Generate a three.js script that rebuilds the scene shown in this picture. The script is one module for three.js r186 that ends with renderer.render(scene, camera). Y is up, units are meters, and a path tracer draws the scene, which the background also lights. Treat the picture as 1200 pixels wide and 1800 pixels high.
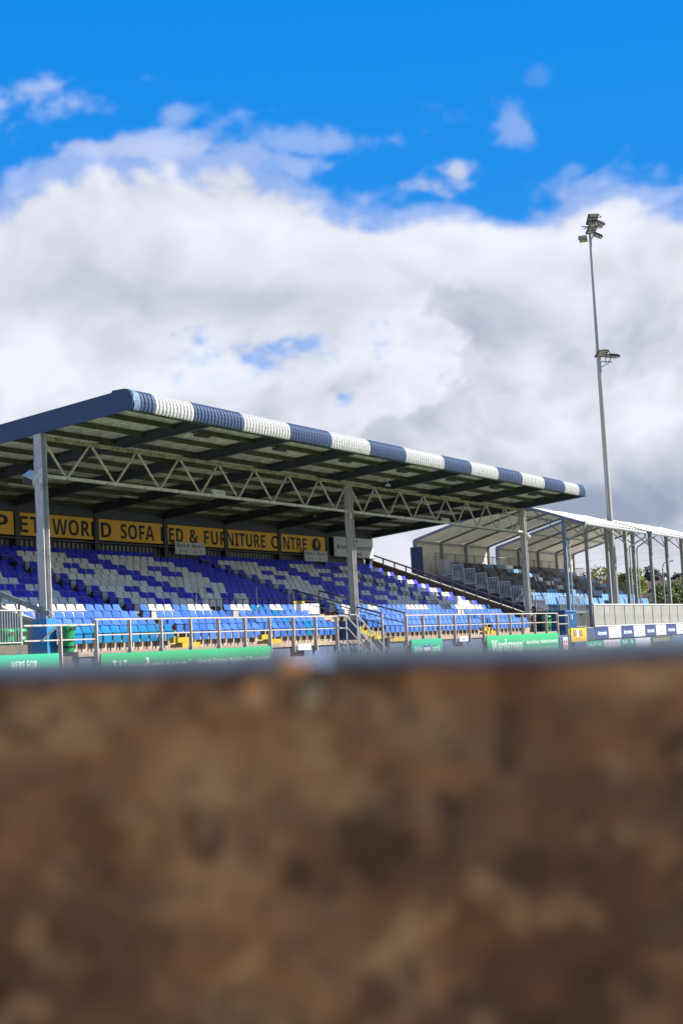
import * as THREE from 'three';
import { mergeGeometries } from 'three/addons/utils/BufferGeometryUtils.js';

// ---------------------------------------------------------------- camera, sky, sun, exposure
const scene = new THREE.Scene();
const R = Math.PI / 180;
const camera = new THREE.PerspectiveCamera(2 * Math.atan(900 / 2650) / R, 2 / 3, 0.05, 6000);
camera.position.set(0, 1.5, 0);
camera.rotation.order = 'YXZ';
camera.rotation.set(5.1946 * R, -(90 - 27.893) * R, -3.12 * R);
camera.focus = 62;
camera.userData.fStop = 5.8;

const renderer = new THREE.WebGLRenderer({ antialias: true });
renderer.toneMapping = THREE.LinearToneMapping;
renderer.toneMappingExposure = 2.25;
renderer.shadowMap.enabled = true;

const sunDir = new THREE.Vector3(0.72, 1, 1.07).normalize();
const sun = new THREE.DirectionalLight(new THREE.Color(1, 0.95, 0.87), 4.7);
sun.name = 'sun';
sun.position.copy(sunDir).multiplyScalar(200).add(new THREE.Vector3(60, 0, -34));
sun.target.position.set(60, 0, -34);
sun.castShadow = true;
sun.shadow.mapSize.set(4096, 4096);
Object.assign(sun.shadow.camera, { left: -80, right: 80, top: 60, bottom: -60, near: 10, far: 500 });
scene.add(sun, sun.target);

// ---- noise
function rng(seed) { let s = seed | 0; return () => { s = (s + 0x6d2b79f5) | 0; let t = Math.imul(s ^ (s >>> 15), 1 | s); t = (t + Math.imul(t ^ (t >>> 7), 61 | t)) ^ t; return ((t ^ (t >>> 14)) >>> 0) / 4294967296; }; }
const PERM = new Uint8Array(512), VAL = new Float32Array(256);
{ const r = rng(11); const p = [...Array(256).keys()]; for (let i = 255; i > 0; i--) { const j = Math.floor(r() * (i + 1)); [p[i], p[j]] = [p[j], p[i]]; } for (let i = 0; i < 512; i++) PERM[i] = p[i & 255]; for (let i = 0; i < 256; i++) VAL[i] = r() * 2 - 1; }
function noise3(x, y, z) {
  const xi = Math.floor(x), yi = Math.floor(y), zi = Math.floor(z);
  let fx = x - xi, fy = y - yi, fz = z - zi;
  const X = xi & 255, Y = yi & 255, Z = zi & 255;
  fx = fx * fx * (3 - 2 * fx); fy = fy * fy * (3 - 2 * fy); fz = fz * fz * (3 - 2 * fz);
  const A = PERM[X] + Y, B = PERM[X + 1] + Y, AA = PERM[A & 511] + Z, AB = PERM[(A + 1) & 511] + Z, BA = PERM[B & 511] + Z, BB = PERM[(B + 1) & 511] + Z;
  const v = (i) => VAL[PERM[i & 511]];
  const x00 = v(AA) + (v(BA) - v(AA)) * fx, x10 = v(AB) + (v(BB) - v(AB)) * fx;
  const x01 = v(AA + 1) + (v(BA + 1) - v(AA + 1)) * fx, x11 = v(AB + 1) + (v(BB + 1) - v(AB + 1)) * fx;
  const y0 = x00 + (x10 - x00) * fy, y1 = x01 + (x11 - x01) * fy;
  return y0 + (y1 - y0) * fz;
}
function fbm(x, y, z, n) { let a = 0.5, s = 0; for (let i = 0; i < n; i++) { s += a * noise3(x, y, z); x = x * 2.03 + 17.1; y = y * 2.03 + 5.3; z = z * 2.03 + 9.7; a *= 0.5; } return s; }
const sst = (a, b, x) => { const t = Math.min(1, Math.max(0, (x - a) / (b - a))); return t * t * (3 - 2 * t); };

// ---- the sky: blue air, a long bank of cumulus up to about 18 degrees, torn clouds above it
function makeSky() {
  const SKY = 0.44, W = 4096, H = 2048, data = new Float32Array(W * H * 4), az0 = -27.893;
  const edge = [[-14, 17.3], [-12.39, 17.5], [-11.1, 17.9], [-10.24, 18.1], [-8.07, 18.2], [-5.88, 18.2], [-3.67, 18.2], [-1.48, 17.9], [0.26, 17.2], [1.77, 16.6], [2.89, 16.7], [4.68, 16.7], [5.97, 16.4], [6.57, 16.1], [8.32, 16.15], [9.4, 16.2], [11.54, 16.2], [13.63, 15.9], [15, 15.9]];
  const wedge = [[13.4, 4.0], [13.16, 3.5], [12.45, 2.93], [12.0, 3.6], [11.49, 4.45], [11.0, 4.35], [10.46, 4.0], [9.55, 3.15], [8.86, 2.1], [8.21, 0.2], [7.0, -3]];
  const lin = (t, x) => { if (x <= t[0][0]) return t[0][1]; for (let i = 1; i < t.length; i++) if (x <= t[i][0]) { const k = (x - t[i - 1][0]) / (t[i][0] - t[i - 1][0]); return t[i - 1][1] + k * (t[i][1] - t[i - 1][1]); } return t[t.length - 1][1]; };
  const wedgeUp = [...wedge].reverse();
  // torn scraps of cloud: azimuth, elevation, half widths, thickness
  const scraps = [[-10.9, 20.9, 2.3, 0.8, 0.62], [7.6, 18.9, 0.9, 0.7, 0.36], [4.2, 17.15, 1.5, 0.6, 0.85], [5.05, 17.7, 0.8, 0.45, 0.85], [-6.9, 18.75, 3.2, 0.55, 0.7], [-0.1, 19.2, 2.6, 0.5, 0.42], [-5.69, 20.14, 0.6, 0.4, 0.4], [8.87, 20.7, 0.5, 0.4, 0.12], [9.5, 17.2, 0.6, 0.3, 0.25], [-1.0, 18.2, 1.6, 0.5, 0.5]];
  // bright heads and grey bases: azimuth, elevation, half widths, how much lighter or darker the cloud is there
  const tones = [[-8.3, 13.6, 6, 1.0, -0.12], [-2.2, 12.9, 4, 0.8, -0.10], [-11.2, 11.3, 2.6, 1.3, 0.12], [-5.6, 10.6, 2.2, 1.1, 0.1], [2.2, 11.2, 1.5, 1.1, 0.12], [7.14, 10.2, 1.0, 0.9, 0.1], [10.7, 7.7, 2.6, 0.9, 0.14], [12.8, 8.6, 1.5, 0.7, 0.1], [10.9, 4.9, 6, 1.4, -0.4], [12.3, 6.0, 1.2, 0.6, -0.1], [1.3, 7.2, 3.0, 1.2, -0.12], [6.3, 7.2, 2.0, 0.8, 0.02], [-2, 15.7, 9, 1.0, 0.07], [10, 14.6, 3, 1.2, 0.06], [9.3, 12.3, 1.2, 0.7, 0.07], [11.5, 10.2, 2.2, 1.1, -0.07]];
  for (let j = 0; j < H; j++) {
    const el = ((j + 0.5) / H - 0.5) * 180, ce = Math.cos(el * R), y = Math.sin(el * R);
    for (let i = 0; i < W; i++) {
      const phi = ((i + 0.5) / W - 0.5) * 360, o = (j * W + i) * 4;
      data[o + 3] = 1;
      if (el < -3) { data[o] = 0.18; data[o + 1] = 0.19; data[o + 2] = 0.20; continue; }
      let a = phi - az0; if (a > 180) a -= 360; if (a < -180) a += 360;
      const x = ce * Math.cos(phi * R), z = ce * Math.sin(phi * R);
      const local = sst(26, 17, Math.abs(a));
      // air
      const h = Math.max(0, el), k = Math.exp(-h / 7), zk = sst(15, 60, h);
      let r = 0.001 + 0.22 * k, g = 0.262 - 0.07 * zk + 0.30 * k, b = 0.86 - 0.22 * zk + 0.05 * k;
      // clouds
      const yq = y * 1.5;
      const n3 = fbm(x * 120 + 3, yq * 120, z * 120, 4);
      const w1 = fbm(x * 9, yq * 9 + 3, z * 9, 4), w2 = fbm(x * 9 + 31, yq * 9, z * 9 + 7, 4);
      const px = x + w1 * 0.045, py = yq + w2 * 0.045, pz = z + w1 * 0.03;
      const n1 = fbm(px * 14, py * 14, pz * 14, 6), n2 = fbm(px * 45 + 5, py * 45, pz * 45, 5);
      const lit = fbm((px + 0.010) * 14, (py + 0.022) * 14, (pz + 0.010) * 14, 5);
      const sw = noise3(x * 2.2, y * 2.2, z * 2.2);
      const top = 17 + 3.2 * sw * (1 - local) + (lin(edge, a) - 17) * local;
      let m = Math.max(sst(-0.55, 0.95, top - el + 1.5 * n1 + 0.75 * n2 + 0.3 * n3), 0.5 * sst(-0.75, 0.6, top + 0.55 - el + 2.2 * n1 + 0.9 * n2 + 0.5 * n3));
      for (const [ca, ce2, wa, we, th] of scraps) {
        const da = (a - ca + w1 * 0.9) / wa, de = (el - ce2 + w2 * 0.6) / we, q = da * da + de * de;
        if (q < 6) m = Math.max(m, th * sst(0.12, 0.85, Math.exp(-q * 0.75) + 0.75 * n1 + 0.6 * n2 + 0.4 * n3) * Math.exp(-q * 0.22));
      }
      // fair-weather clouds overhead, as torn as those in the north
      const cov = fbm(x * 3.1 + 2, y * 3.1, z * 3.1, 3);
      m = Math.max(m, sst(24, 34, el) * sst(0.05, 0.38, cov + 0.55 * n1 + 0.2 * n2));
      // gaps low in the bank
      const gap = local * (Math.exp(-(((a + 2.3 + 1.8 * w1) / 2.3) ** 2) - (((el - 11.15 + 0.8 * w2) / 0.8) ** 2)) + 0.5 * Math.exp(-(((a - 0.4 + w1) / 0.6) ** 2) - (((el - 9.35 + 0.6 * w2) / 0.3) ** 2)));
      const far = (1 - local) * sst(0.16, 0.42, noise3(x * 7 + 9, y * 16, z * 7)) * sst(3, 6, el);
      m *= 1 - Math.min(0.55, sst(0.0, 1.45, 1.05 * gap + 0.8 * far + (gap + far > 0.03 ? 0.9 * n2 + 0.7 * n3 + 0.3 * n1 : 0)));
      // how bright the cloud is: heads towards the sun, grey below
      const bil = 1 - 2.6 * Math.abs(fbm(px * 24 + 8, py * 24, pz * 24, 4)) - 0.9 * Math.abs(n2);
      let L = 0.81 + 0.20 * (n1 - lit) + 0.05 * n2 + 0.05 * n1 + 0.10 * (bil - 0.45) * sst(13.2, 11.2, el);
      if (local > 0) {
        let t = 0;
        for (const [ca, ce2, wa, we, d] of tones) { const q = ((a - ca + 1.4 * w1) / wa) ** 2 + ((el - ce2 + 0.9 * w2) / we) ** 2; if (q < 7) t += d * Math.exp(-q); }
        const s = a - lin(wedgeUp, el) + 1.3 * w1 + 1.7 * n2 + 0.9 * n3, inR = sst(6.6, 9.0, el) * sst(14.6, 12.4, el);
        t += inR * (-0.15 * sst(-0.2, 0.9, s) * Math.exp(-Math.max(0, s) / 3.4) + 0.09 * sst(0.5, -0.1, s) * Math.exp(Math.min(0, s) / 1.3));
        L += t * local;
      }
      L += (1 - local) * 0.28 * fbm(x * 5 + 40, yq * 12, z * 5, 4) - (1 - local) * 0.1 * sst(9, 2, el);
      L = Math.min(0.93, Math.max(0.27, L));
      const grey = 1 - sst(0.35, 0.82, L), thin = 1 - m;
      const cr = L * (0.955 - 0.16 * grey), cg = L * (0.985 - 0.06 * grey), cb = L * (1.085 + 0.15 * grey) + 0.10 * thin;
      const al = Math.min(1, m);
      r += (cr * (1 - 0.25 * thin) - r) * al; g += (cg * (1 - 0.18 * thin) - g) * al; b += (cb - b) * al;
      data[o] = r * SKY; data[o + 1] = g * SKY; data[o + 2] = b * SKY;
    }
  }
  const t = new THREE.DataTexture(data, W, H, THREE.RGBAFormat, THREE.FloatType);
  t.mapping = THREE.EquirectangularReflectionMapping; t.magFilter = THREE.LinearFilter; t.minFilter = THREE.LinearFilter; t.needsUpdate = true;
  return t;
}
const skyTex = makeSky();
scene.background = skyTex;
scene.environment = skyTex;

// ---------------------------------------------------------------- helpers. World: x along the stand, y up, z = -(distance from the camera's touchline)
const P = (x, y, Z) => new THREE.Vector3(x, y, -Z);
const BASE = new Map(), used = new Map();
function numbered(name) { const n = used.get(name) ?? 0; used.set(name, n + 1); return n ? `${name}_${String(n).padStart(3, '0')}` : name; }
function shade(o) { o.castShadow = true; o.receiveShadow = true; return o; }
function uvm(g) {
  if (g.index) g = g.toNonIndexed();
  const p = g.attributes.position, n = g.attributes.normal, uv = new Float32Array(p.count * 2);
  for (let i = 0; i < p.count; i++) {
    const ax = Math.abs(n.getX(i)), ay = Math.abs(n.getY(i)), az = Math.abs(n.getZ(i));
    if (ay > ax && ay > az) { uv[2 * i] = p.getX(i); uv[2 * i + 1] = p.getZ(i); }
    else if (ax > az) { uv[2 * i] = p.getZ(i); uv[2 * i + 1] = p.getY(i); }
    else { uv[2 * i] = p.getX(i); uv[2 * i + 1] = p.getY(i); }
  }
  g.setAttribute('uv', new THREE.BufferAttribute(uv, 2));
  return g;
}
function clean(g) { if (g.index) g = g.toNonIndexed(); for (const k of Object.keys(g.attributes)) if (!['position', 'normal', 'uv', 'color'].includes(k)) g.deleteAttribute(k); return g; }
const merge = (list) => { list = [].concat(list).map(clean); return list.length === 1 ? list[0] : mergeGeometries(list); };
const bx = (x0, x1, y0, y1, Z0, Z1) => uvm(new THREE.BoxGeometry(Math.abs(x1 - x0), Math.abs(y1 - y0), Math.abs(Z1 - Z0)).translate((x0 + x1) / 2, (y0 + y1) / 2, -(Z0 + Z1) / 2));
function beam(a, b, w, h, up = new THREE.Vector3(0, 1, 0)) {
  const d = b.clone().sub(a), L = d.length(); d.normalize();
  const s = new THREE.Vector3().crossVectors(up, d).normalize(), u = new THREE.Vector3().crossVectors(d, s);
  const g = uvm(new THREE.BoxGeometry(w, h, L));
  return g.applyMatrix4(new THREE.Matrix4().makeBasis(s, u, d).setPosition(a.clone().add(b).multiplyScalar(0.5)));
}
function rod(a, b, r, r2 = r, seg = 8) {
  const d = b.clone().sub(a), L = d.length();
  const g = new THREE.CylinderGeometry(r2, r, L, seg, 1);
  g.applyQuaternion(new THREE.Quaternion().setFromUnitVectors(new THREE.Vector3(0, 1, 0), d.normalize()));
  return clean(g.translate((a.x + b.x) / 2, (a.y + b.y) / 2, (a.z + b.z) / 2));
}
function pipe(pts, r, seg = 24, rad = 7, tension = 0.12) { return clean(new THREE.TubeGeometry(new THREE.CatmullRomCurve3(pts, false, 'catmullrom', tension), seg, r, rad)); }
// a prism from a polygon given as [Z, Y] pairs, between two x
function prismX(poly, x0, x1) {
  const s = new THREE.Shape(poly.map(([Z, Y]) => new THREE.Vector2(Z, Y)));
  const g = new THREE.ExtrudeGeometry(s, { depth: x1 - x0, bevelEnabled: false, curveSegments: 4 });
  // shape (u = Z, v = Y, w = depth) -> (x = x0 + w, y = v, z = -u): a proper rotation
  g.applyMatrix4(new THREE.Matrix4().set(0, 0, 1, x0, 0, 1, 0, 0, -1, 0, 0, 0, 0, 0, 0, 1));
  return uvm(g);
}
function thing(name, label, category, base, group) {
  const o = new THREE.Group(); o.name = numbered(name); o.position.copy(base);
  o.userData = { label, category, kind: 'thing' }; if (group) o.userData.group = group;
  scene.add(o); BASE.set(o, base.clone()); return o;
}
// a part in world coordinates under a thing or under one of its parts
function part(parent, name, geos, mat, label) {
  const m = shade(new THREE.Mesh(merge(geos), mat)); m.name = name; if (label) m.userData.label = label;
  const b = BASE.get(parent); m.geometry.translate(-b.x, -b.y, -b.z); BASE.set(m, b);
  parent.add(m); return m;
}
function solo(name, label, category, geos, mat, base, group) {
  const m = shade(new THREE.Mesh(merge(geos), mat)); m.name = numbered(name); m.geometry.translate(-base.x, -base.y, -base.z); m.position.copy(base);
  m.userData = { label, category }; if (group) m.userData.group = group; scene.add(m); return m;
}
function struct(name, geos, mat, kind = 'structure') { const m = shade(new THREE.Mesh(merge(geos), mat)); m.name = numbered(name); m.userData.kind = kind; scene.add(m); return m; }

// ---------------------------------------------------------------- textures and materials
function tex(n, metres, fn) {   // a tiling colour texture; fn(u, v, tile noise) gives sRGB 0..1
  const d = new Uint8Array(n * n * 4);
  const TAU = 2 * Math.PI;
  const N = (u, v, f, oct, s = 0) => { const A = u * TAU, B = v * TAU, k = f / TAU; return fbm(Math.cos(A) * k + s, Math.sin(A) * k + Math.cos(B) * k * 0.0 + s * 0.3 + Math.sin(B) * k, Math.cos(B) * k + s * 0.7, oct); };
  for (let j = 0; j < n; j++) for (let i = 0; i < n; i++) { const c = fn(i / n, j / n, N), o = (j * n + i) * 4; for (let q = 0; q < 3; q++) d[o + q] = Math.max(0, Math.min(255, c[q] * 255)); d[o + 3] = 255; }
  const t = new THREE.DataTexture(d, n, n); t.wrapS = t.wrapT = THREE.RepeatWrapping; t.magFilter = THREE.LinearFilter; t.colorSpace = THREE.SRGBColorSpace; t.repeat.set(1 / metres, 1 / metres); t.needsUpdate = true; return t;
}
const mixc = (a, b, k) => a.map((x, i) => x + (b[i] - x) * Math.max(0, Math.min(1, k)));
const T = {
  grime: tex(512, 1.7, (u, v, N) => { const a = N(u, v, 9, 5), b = N(u, v, 40, 3, 9), k = 0.93 + 0.10 * a + 0.07 * b - 0.16 * sst(0.22, 0.45, N(u, v, 22, 4, 3)); return [k, k * 0.995, k * 0.985]; }),
  streak: tex(512, 2.3, (u, v, N) => { const a = fbm(u * 60, v * 2.5, 3, 3), e = Math.min(1, Math.min(u, 1 - u, v, 1 - v) * 12), k = 0.9 + e * (0.10 * a + 0.10 * N(u, v, 14, 4)) - 0.25 * e * sst(0.2, 0.5, fbm(u * 26, v * 1.6, 8, 3) + 0.3 * N(u, v, 20, 3)); return [k, k * 0.98, k * 0.94]; }),
  rust: tex(512, 2.1, (u, v, N) => { const a = N(u, v, 16, 5), b = N(u, v, 50, 3, 4); let c = mixc([0.80, 0.78, 0.72], [0.62, 0.60, 0.54], 0.5 + a); c = mixc(c, [0.46, 0.24, 0.13], sst(0.09, 0.2, a * 0.8 + b * 0.35)); return mixc(c, [0.30, 0.14, 0.09], sst(0.18, 0.3, a * 0.8 + b * 0.35)); }),
  moss: tex(512, 1.9, (u, v, N) => { const a = N(u, v, 14, 5, 2), b = N(u, v, 44, 3, 7); let c = mixc([0.66, 0.66, 0.52], [0.50, 0.52, 0.38], 0.5 + a * 1.4); c = mixc(c, [0.30, 0.31, 0.19], sst(0.06, 0.28, a + b * 0.4)); return mixc(c, [0.24, 0.17, 0.10], sst(0.24, 0.4, b + a * 0.3)); }),
  concrete: tex(512, 1.5, (u, v, N) => { const a = N(u, v, 10, 5), b = N(u, v, 70, 3, 5), k = 0.86 + 0.16 * a + 0.14 * b; return [k, k * 0.97, k * 0.92]; }),
  sheet: tex(512, 2.6, (u, v, N) => { const a = N(u, v, 12, 5, 1), b = N(u, v, 60, 3, 2), k = 0.88 + 0.16 * a + 0.1 * b; return mixc([k, k, k * 0.96], [0.62, 0.62, 0.52], 0.6 * sst(0.12, 0.42, N(u, v, 30, 4, 6))); }),
  paint: tex(512, 2.2, (u, v, N) => { const a = N(u, v, 8, 4), b = N(u, v, 60, 3, 2), k = 0.92 + 0.08 * a + 0.06 * b; return mixc([k, k, k], [0.55, 0.47, 0.38], 0.9 * sst(0.22, 0.36, b + 0.35 * a)); }),
  fabric: tex(512, 3.1, (u, v, N) => { const k = 0.94 + 0.1 * N(u, v, 7, 4) + 0.05 * N(u, v, 60, 2, 3); return [k, k * 0.985, k * 0.95]; }),
  grass: tex(512, 4, (u, v, N) => { const a = N(u, v, 30, 4), b = N(u, v, 90, 2, 6), k = 0.5 + 0.5 * a + 0.3 * b; return mixc([0.26, 0.36, 0.14], [0.42, 0.52, 0.24], k); }),
  tarmac: tex(512, 3, (u, v, N) => { const k = 0.63 + 0.07 * N(u, v, 12, 4) + 0.07 * N(u, v, 110, 2, 4); return [k, k * 0.98, k * 0.95]; }),
  tiles: tex(512, 2.4, (u, v, N) => { const k = 0.5 + 0.6 * N(u, v, 14, 4); return mixc([0.36, 0.27, 0.23], [0.46, 0.36, 0.31], k); }),
  rock: tex(1024, 0.5, (u, v) => {
    const F = (f, o, s) => fbm(u * f, v * f, s, o), g = F(5, 4, 2), a = F(13, 5, 11), b = F(34, 4, 23), e = F(90, 3, 37), f = F(24, 4, 51);
    let c = mixc([0.47, 0.305, 0.185], [0.77, 0.565, 0.385], 0.5 + 0.9 * g + 0.8 * a + 0.5 * b);
    c = mixc(c, [0.27, 0.17, 0.105], 0.55 * sst(0.06, 0.40, f + 0.5 * b));
    c = mixc(c, [0.84, 0.66, 0.47], 0.45 * sst(0.14, 0.36, b - 0.4 * f));
    return mixc(c, [0.34, 0.21, 0.125], 0.4 * sst(0.12, 0.4, e));
  }),
};
T.rock.wrapS = T.rock.wrapT = THREE.MirroredRepeatWrapping; T.rock.offset.set(0.5, 0);
function mat(rgb, rough = 0.7, map = T.grime, extra = {}) { const m = new THREE.MeshStandardMaterial({ roughness: rough, metalness: 0, map, ...extra }); m.color.setRGB(...rgb); return m; }
const M = {
  steel: mat([0.42, 0.42, 0.43], 0.45, T.grime, { metalness: 0.35 }),
  column: mat([0.58, 0.58, 0.63], 0.5, T.streak),
  rail: mat([0.52, 0.455, 0.41], 0.5, T.grime),
  darkRail: mat([0.13, 0.13, 0.14], 0.5),
  barrier: mat([0.74, 0.74, 0.76], 0.45),
  deck: mat([0.05, 0.052, 0.058], 0.7),
  black: mat([0.016, 0.016, 0.018], 0.55),
  navy: mat([0.022, 0.05, 0.125], 0.55, T.streak),
  navyDark: mat([0.046, 0.057, 0.075], 0.6, T.streak),
  gable: mat([0.026, 0.066, 0.165], 0.5, T.paint),
  bandBlue: mat([0.037, 0.070, 0.155], 0.42, T.paint),
  capBlue: mat([0.15, 0.23, 0.35], 0.4, T.paint),
  bandWhite: mat([0.52, 0.52, 0.505], 0.45, T.paint),
  sheet: mat([0.76, 0.735, 0.695], 0.65, T.sheet),
  roofTop: mat([0.30, 0.32, 0.34], 0.6, T.sheet),
  purlin: mat([0.14, 0.14, 0.12], 0.8, T.moss),
  moss: mat([0.74, 0.74, 0.68], 0.75, T.moss),
  rust: mat([0.98, 0.98, 0.96], 0.7, T.rust),
  concrete: mat([0.50, 0.43, 0.36], 0.9, T.concrete),
  kerb: mat([0.46, 0.36, 0.30], 0.9, T.concrete),
  wallBlue: mat([0.085, 0.125, 0.22], 0.7, T.grime),
  parapet: mat([0.17, 0.15, 0.14], 0.85, T.concrete),
  capstone: mat([0.62, 0.60, 0.57], 0.8, T.concrete),
  cladding: mat([0.035, 0.04, 0.05], 0.7, T.streak),
  claddingRib: mat([0.34, 0.35, 0.34], 0.6, T.streak),
  yellow: mat([0.46, 0.335, 0.006], 0.6, T.grime),
  galv: mat([0.52, 0.53, 0.54], 0.4, T.grime, { metalness: 0.4 }),
  chrome: mat([0.62, 0.62, 0.63], 0.25, T.grime, { metalness: 0.8 }),
  white: mat([0.74, 0.74, 0.73], 0.5),
  cream: mat([0.76, 0.75, 0.69], 0.8, T.fabric),
  binGreen: mat([0.01, 0.30, 0.10], 0.4),
  boxBlue: mat([0.02, 0.24, 0.52], 0.5, T.paint),
  containerBlue: mat([0.05, 0.17, 0.42], 0.5, T.paint),
  pvcBlue: mat([0.22, 0.265, 0.35], 0.55, T.fabric),
  alu: mat([0.27, 0.275, 0.28], 0.5, T.grime),
  mast: mat([0.46, 0.48, 0.50], 0.45, T.streak, { metalness: 0.35 }),
  lampFace: mat([0.42, 0.41, 0.33], 0.3),
  panelGrey: mat([0.36, 0.37, 0.36], 0.8, T.fabric),
  roofWhite: mat([0.80, 0.79, 0.76], 0.6, T.fabric),
  rock: mat([0.71, 0.67, 0.55], 0.95, T.rock),
  lead: mat([0.10, 0.115, 0.135], 0.7, T.grime),
  chip: mat([0.50, 0.35, 0.17], 0.9, T.concrete),
  grass: mat([1, 1, 1], 0.95, T.grass),
  tarmac: mat([0.9, 0.9, 0.9], 0.95, T.tarmac),
  tiles: mat([0.9, 0.9, 0.9], 0.9, T.tiles),
  render: mat([0.60, 0.55, 0.47], 0.9, T.concrete),
  glass: mat([0.05, 0.06, 0.07], 0.1, null),
  bark: mat([0.09, 0.07, 0.05], 0.95, T.concrete),
};
M.screen = new THREE.MeshPhysicalMaterial({ color: new THREE.Color(0.90, 0.91, 0.90), roughness: 0.42, transmission: 0.80, thickness: 0, map: T.streak });
M.roofFabric = new THREE.MeshPhysicalMaterial({ color: new THREE.Color(0.74, 0.675, 0.54), roughness: 0.95, transmission: 0.22, thickness: 0, map: T.fabric });

// printed faces
function canvasMat(w, h, draw, rough = 0.45) {
  const c = document.createElement('canvas'); c.width = w; c.height = h; const g = c.getContext('2d'); draw(g, w, h);
  const t = new THREE.CanvasTexture(c); t.colorSpace = THREE.SRGBColorSpace; t.magFilter = THREE.LinearFilter;
  return new THREE.MeshStandardMaterial({ map: t, roughness: rough });
}
function fit(g, text, x0, x1, y0, y1, font, style) {   // text stretched into a box
  g.save(); g.font = `${font.replace('%', '100px')}`; g.fillStyle = style; g.textBaseline = 'alphabetic';
  const m = g.measureText(text); g.translate(x0, y1); g.scale((x1 - x0) / m.width, (y1 - y0) / 73); g.fillText(text, 0, 0); g.restore();
}
// a flat board facing the pitch, with a backing and a printed face
function board(name, label, category, x0, x1, y0, y1, Z, backing, face, group) {
  const t = thing(name, label, category, P((x0 + x1) / 2, y0, Z), group);
  part(t, 'panel', bx(x0, x1, y0, y1, Z, Z + 0.04), backing);
  const g = new THREE.PlaneGeometry(x1 - x0 - 0.02, y1 - y0 - 0.02).translate((x0 + x1) / 2, (y0 + y1) / 2, -Z + 0.004);
  part(t, 'printed_face', g, face);
  return t;
}

// ---------------------------------------------------------------- the setting
{
  const g = new THREE.CircleGeometry(2600, 96).rotateX(-Math.PI / 2).translate(60, 0, -30);
  struct('ground', uvm(clean(g)), M.tarmac);
  struct('pitch', bx(-6, 108, -0.5, 0.012, 1.2, 26.2), M.grass);
}

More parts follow.
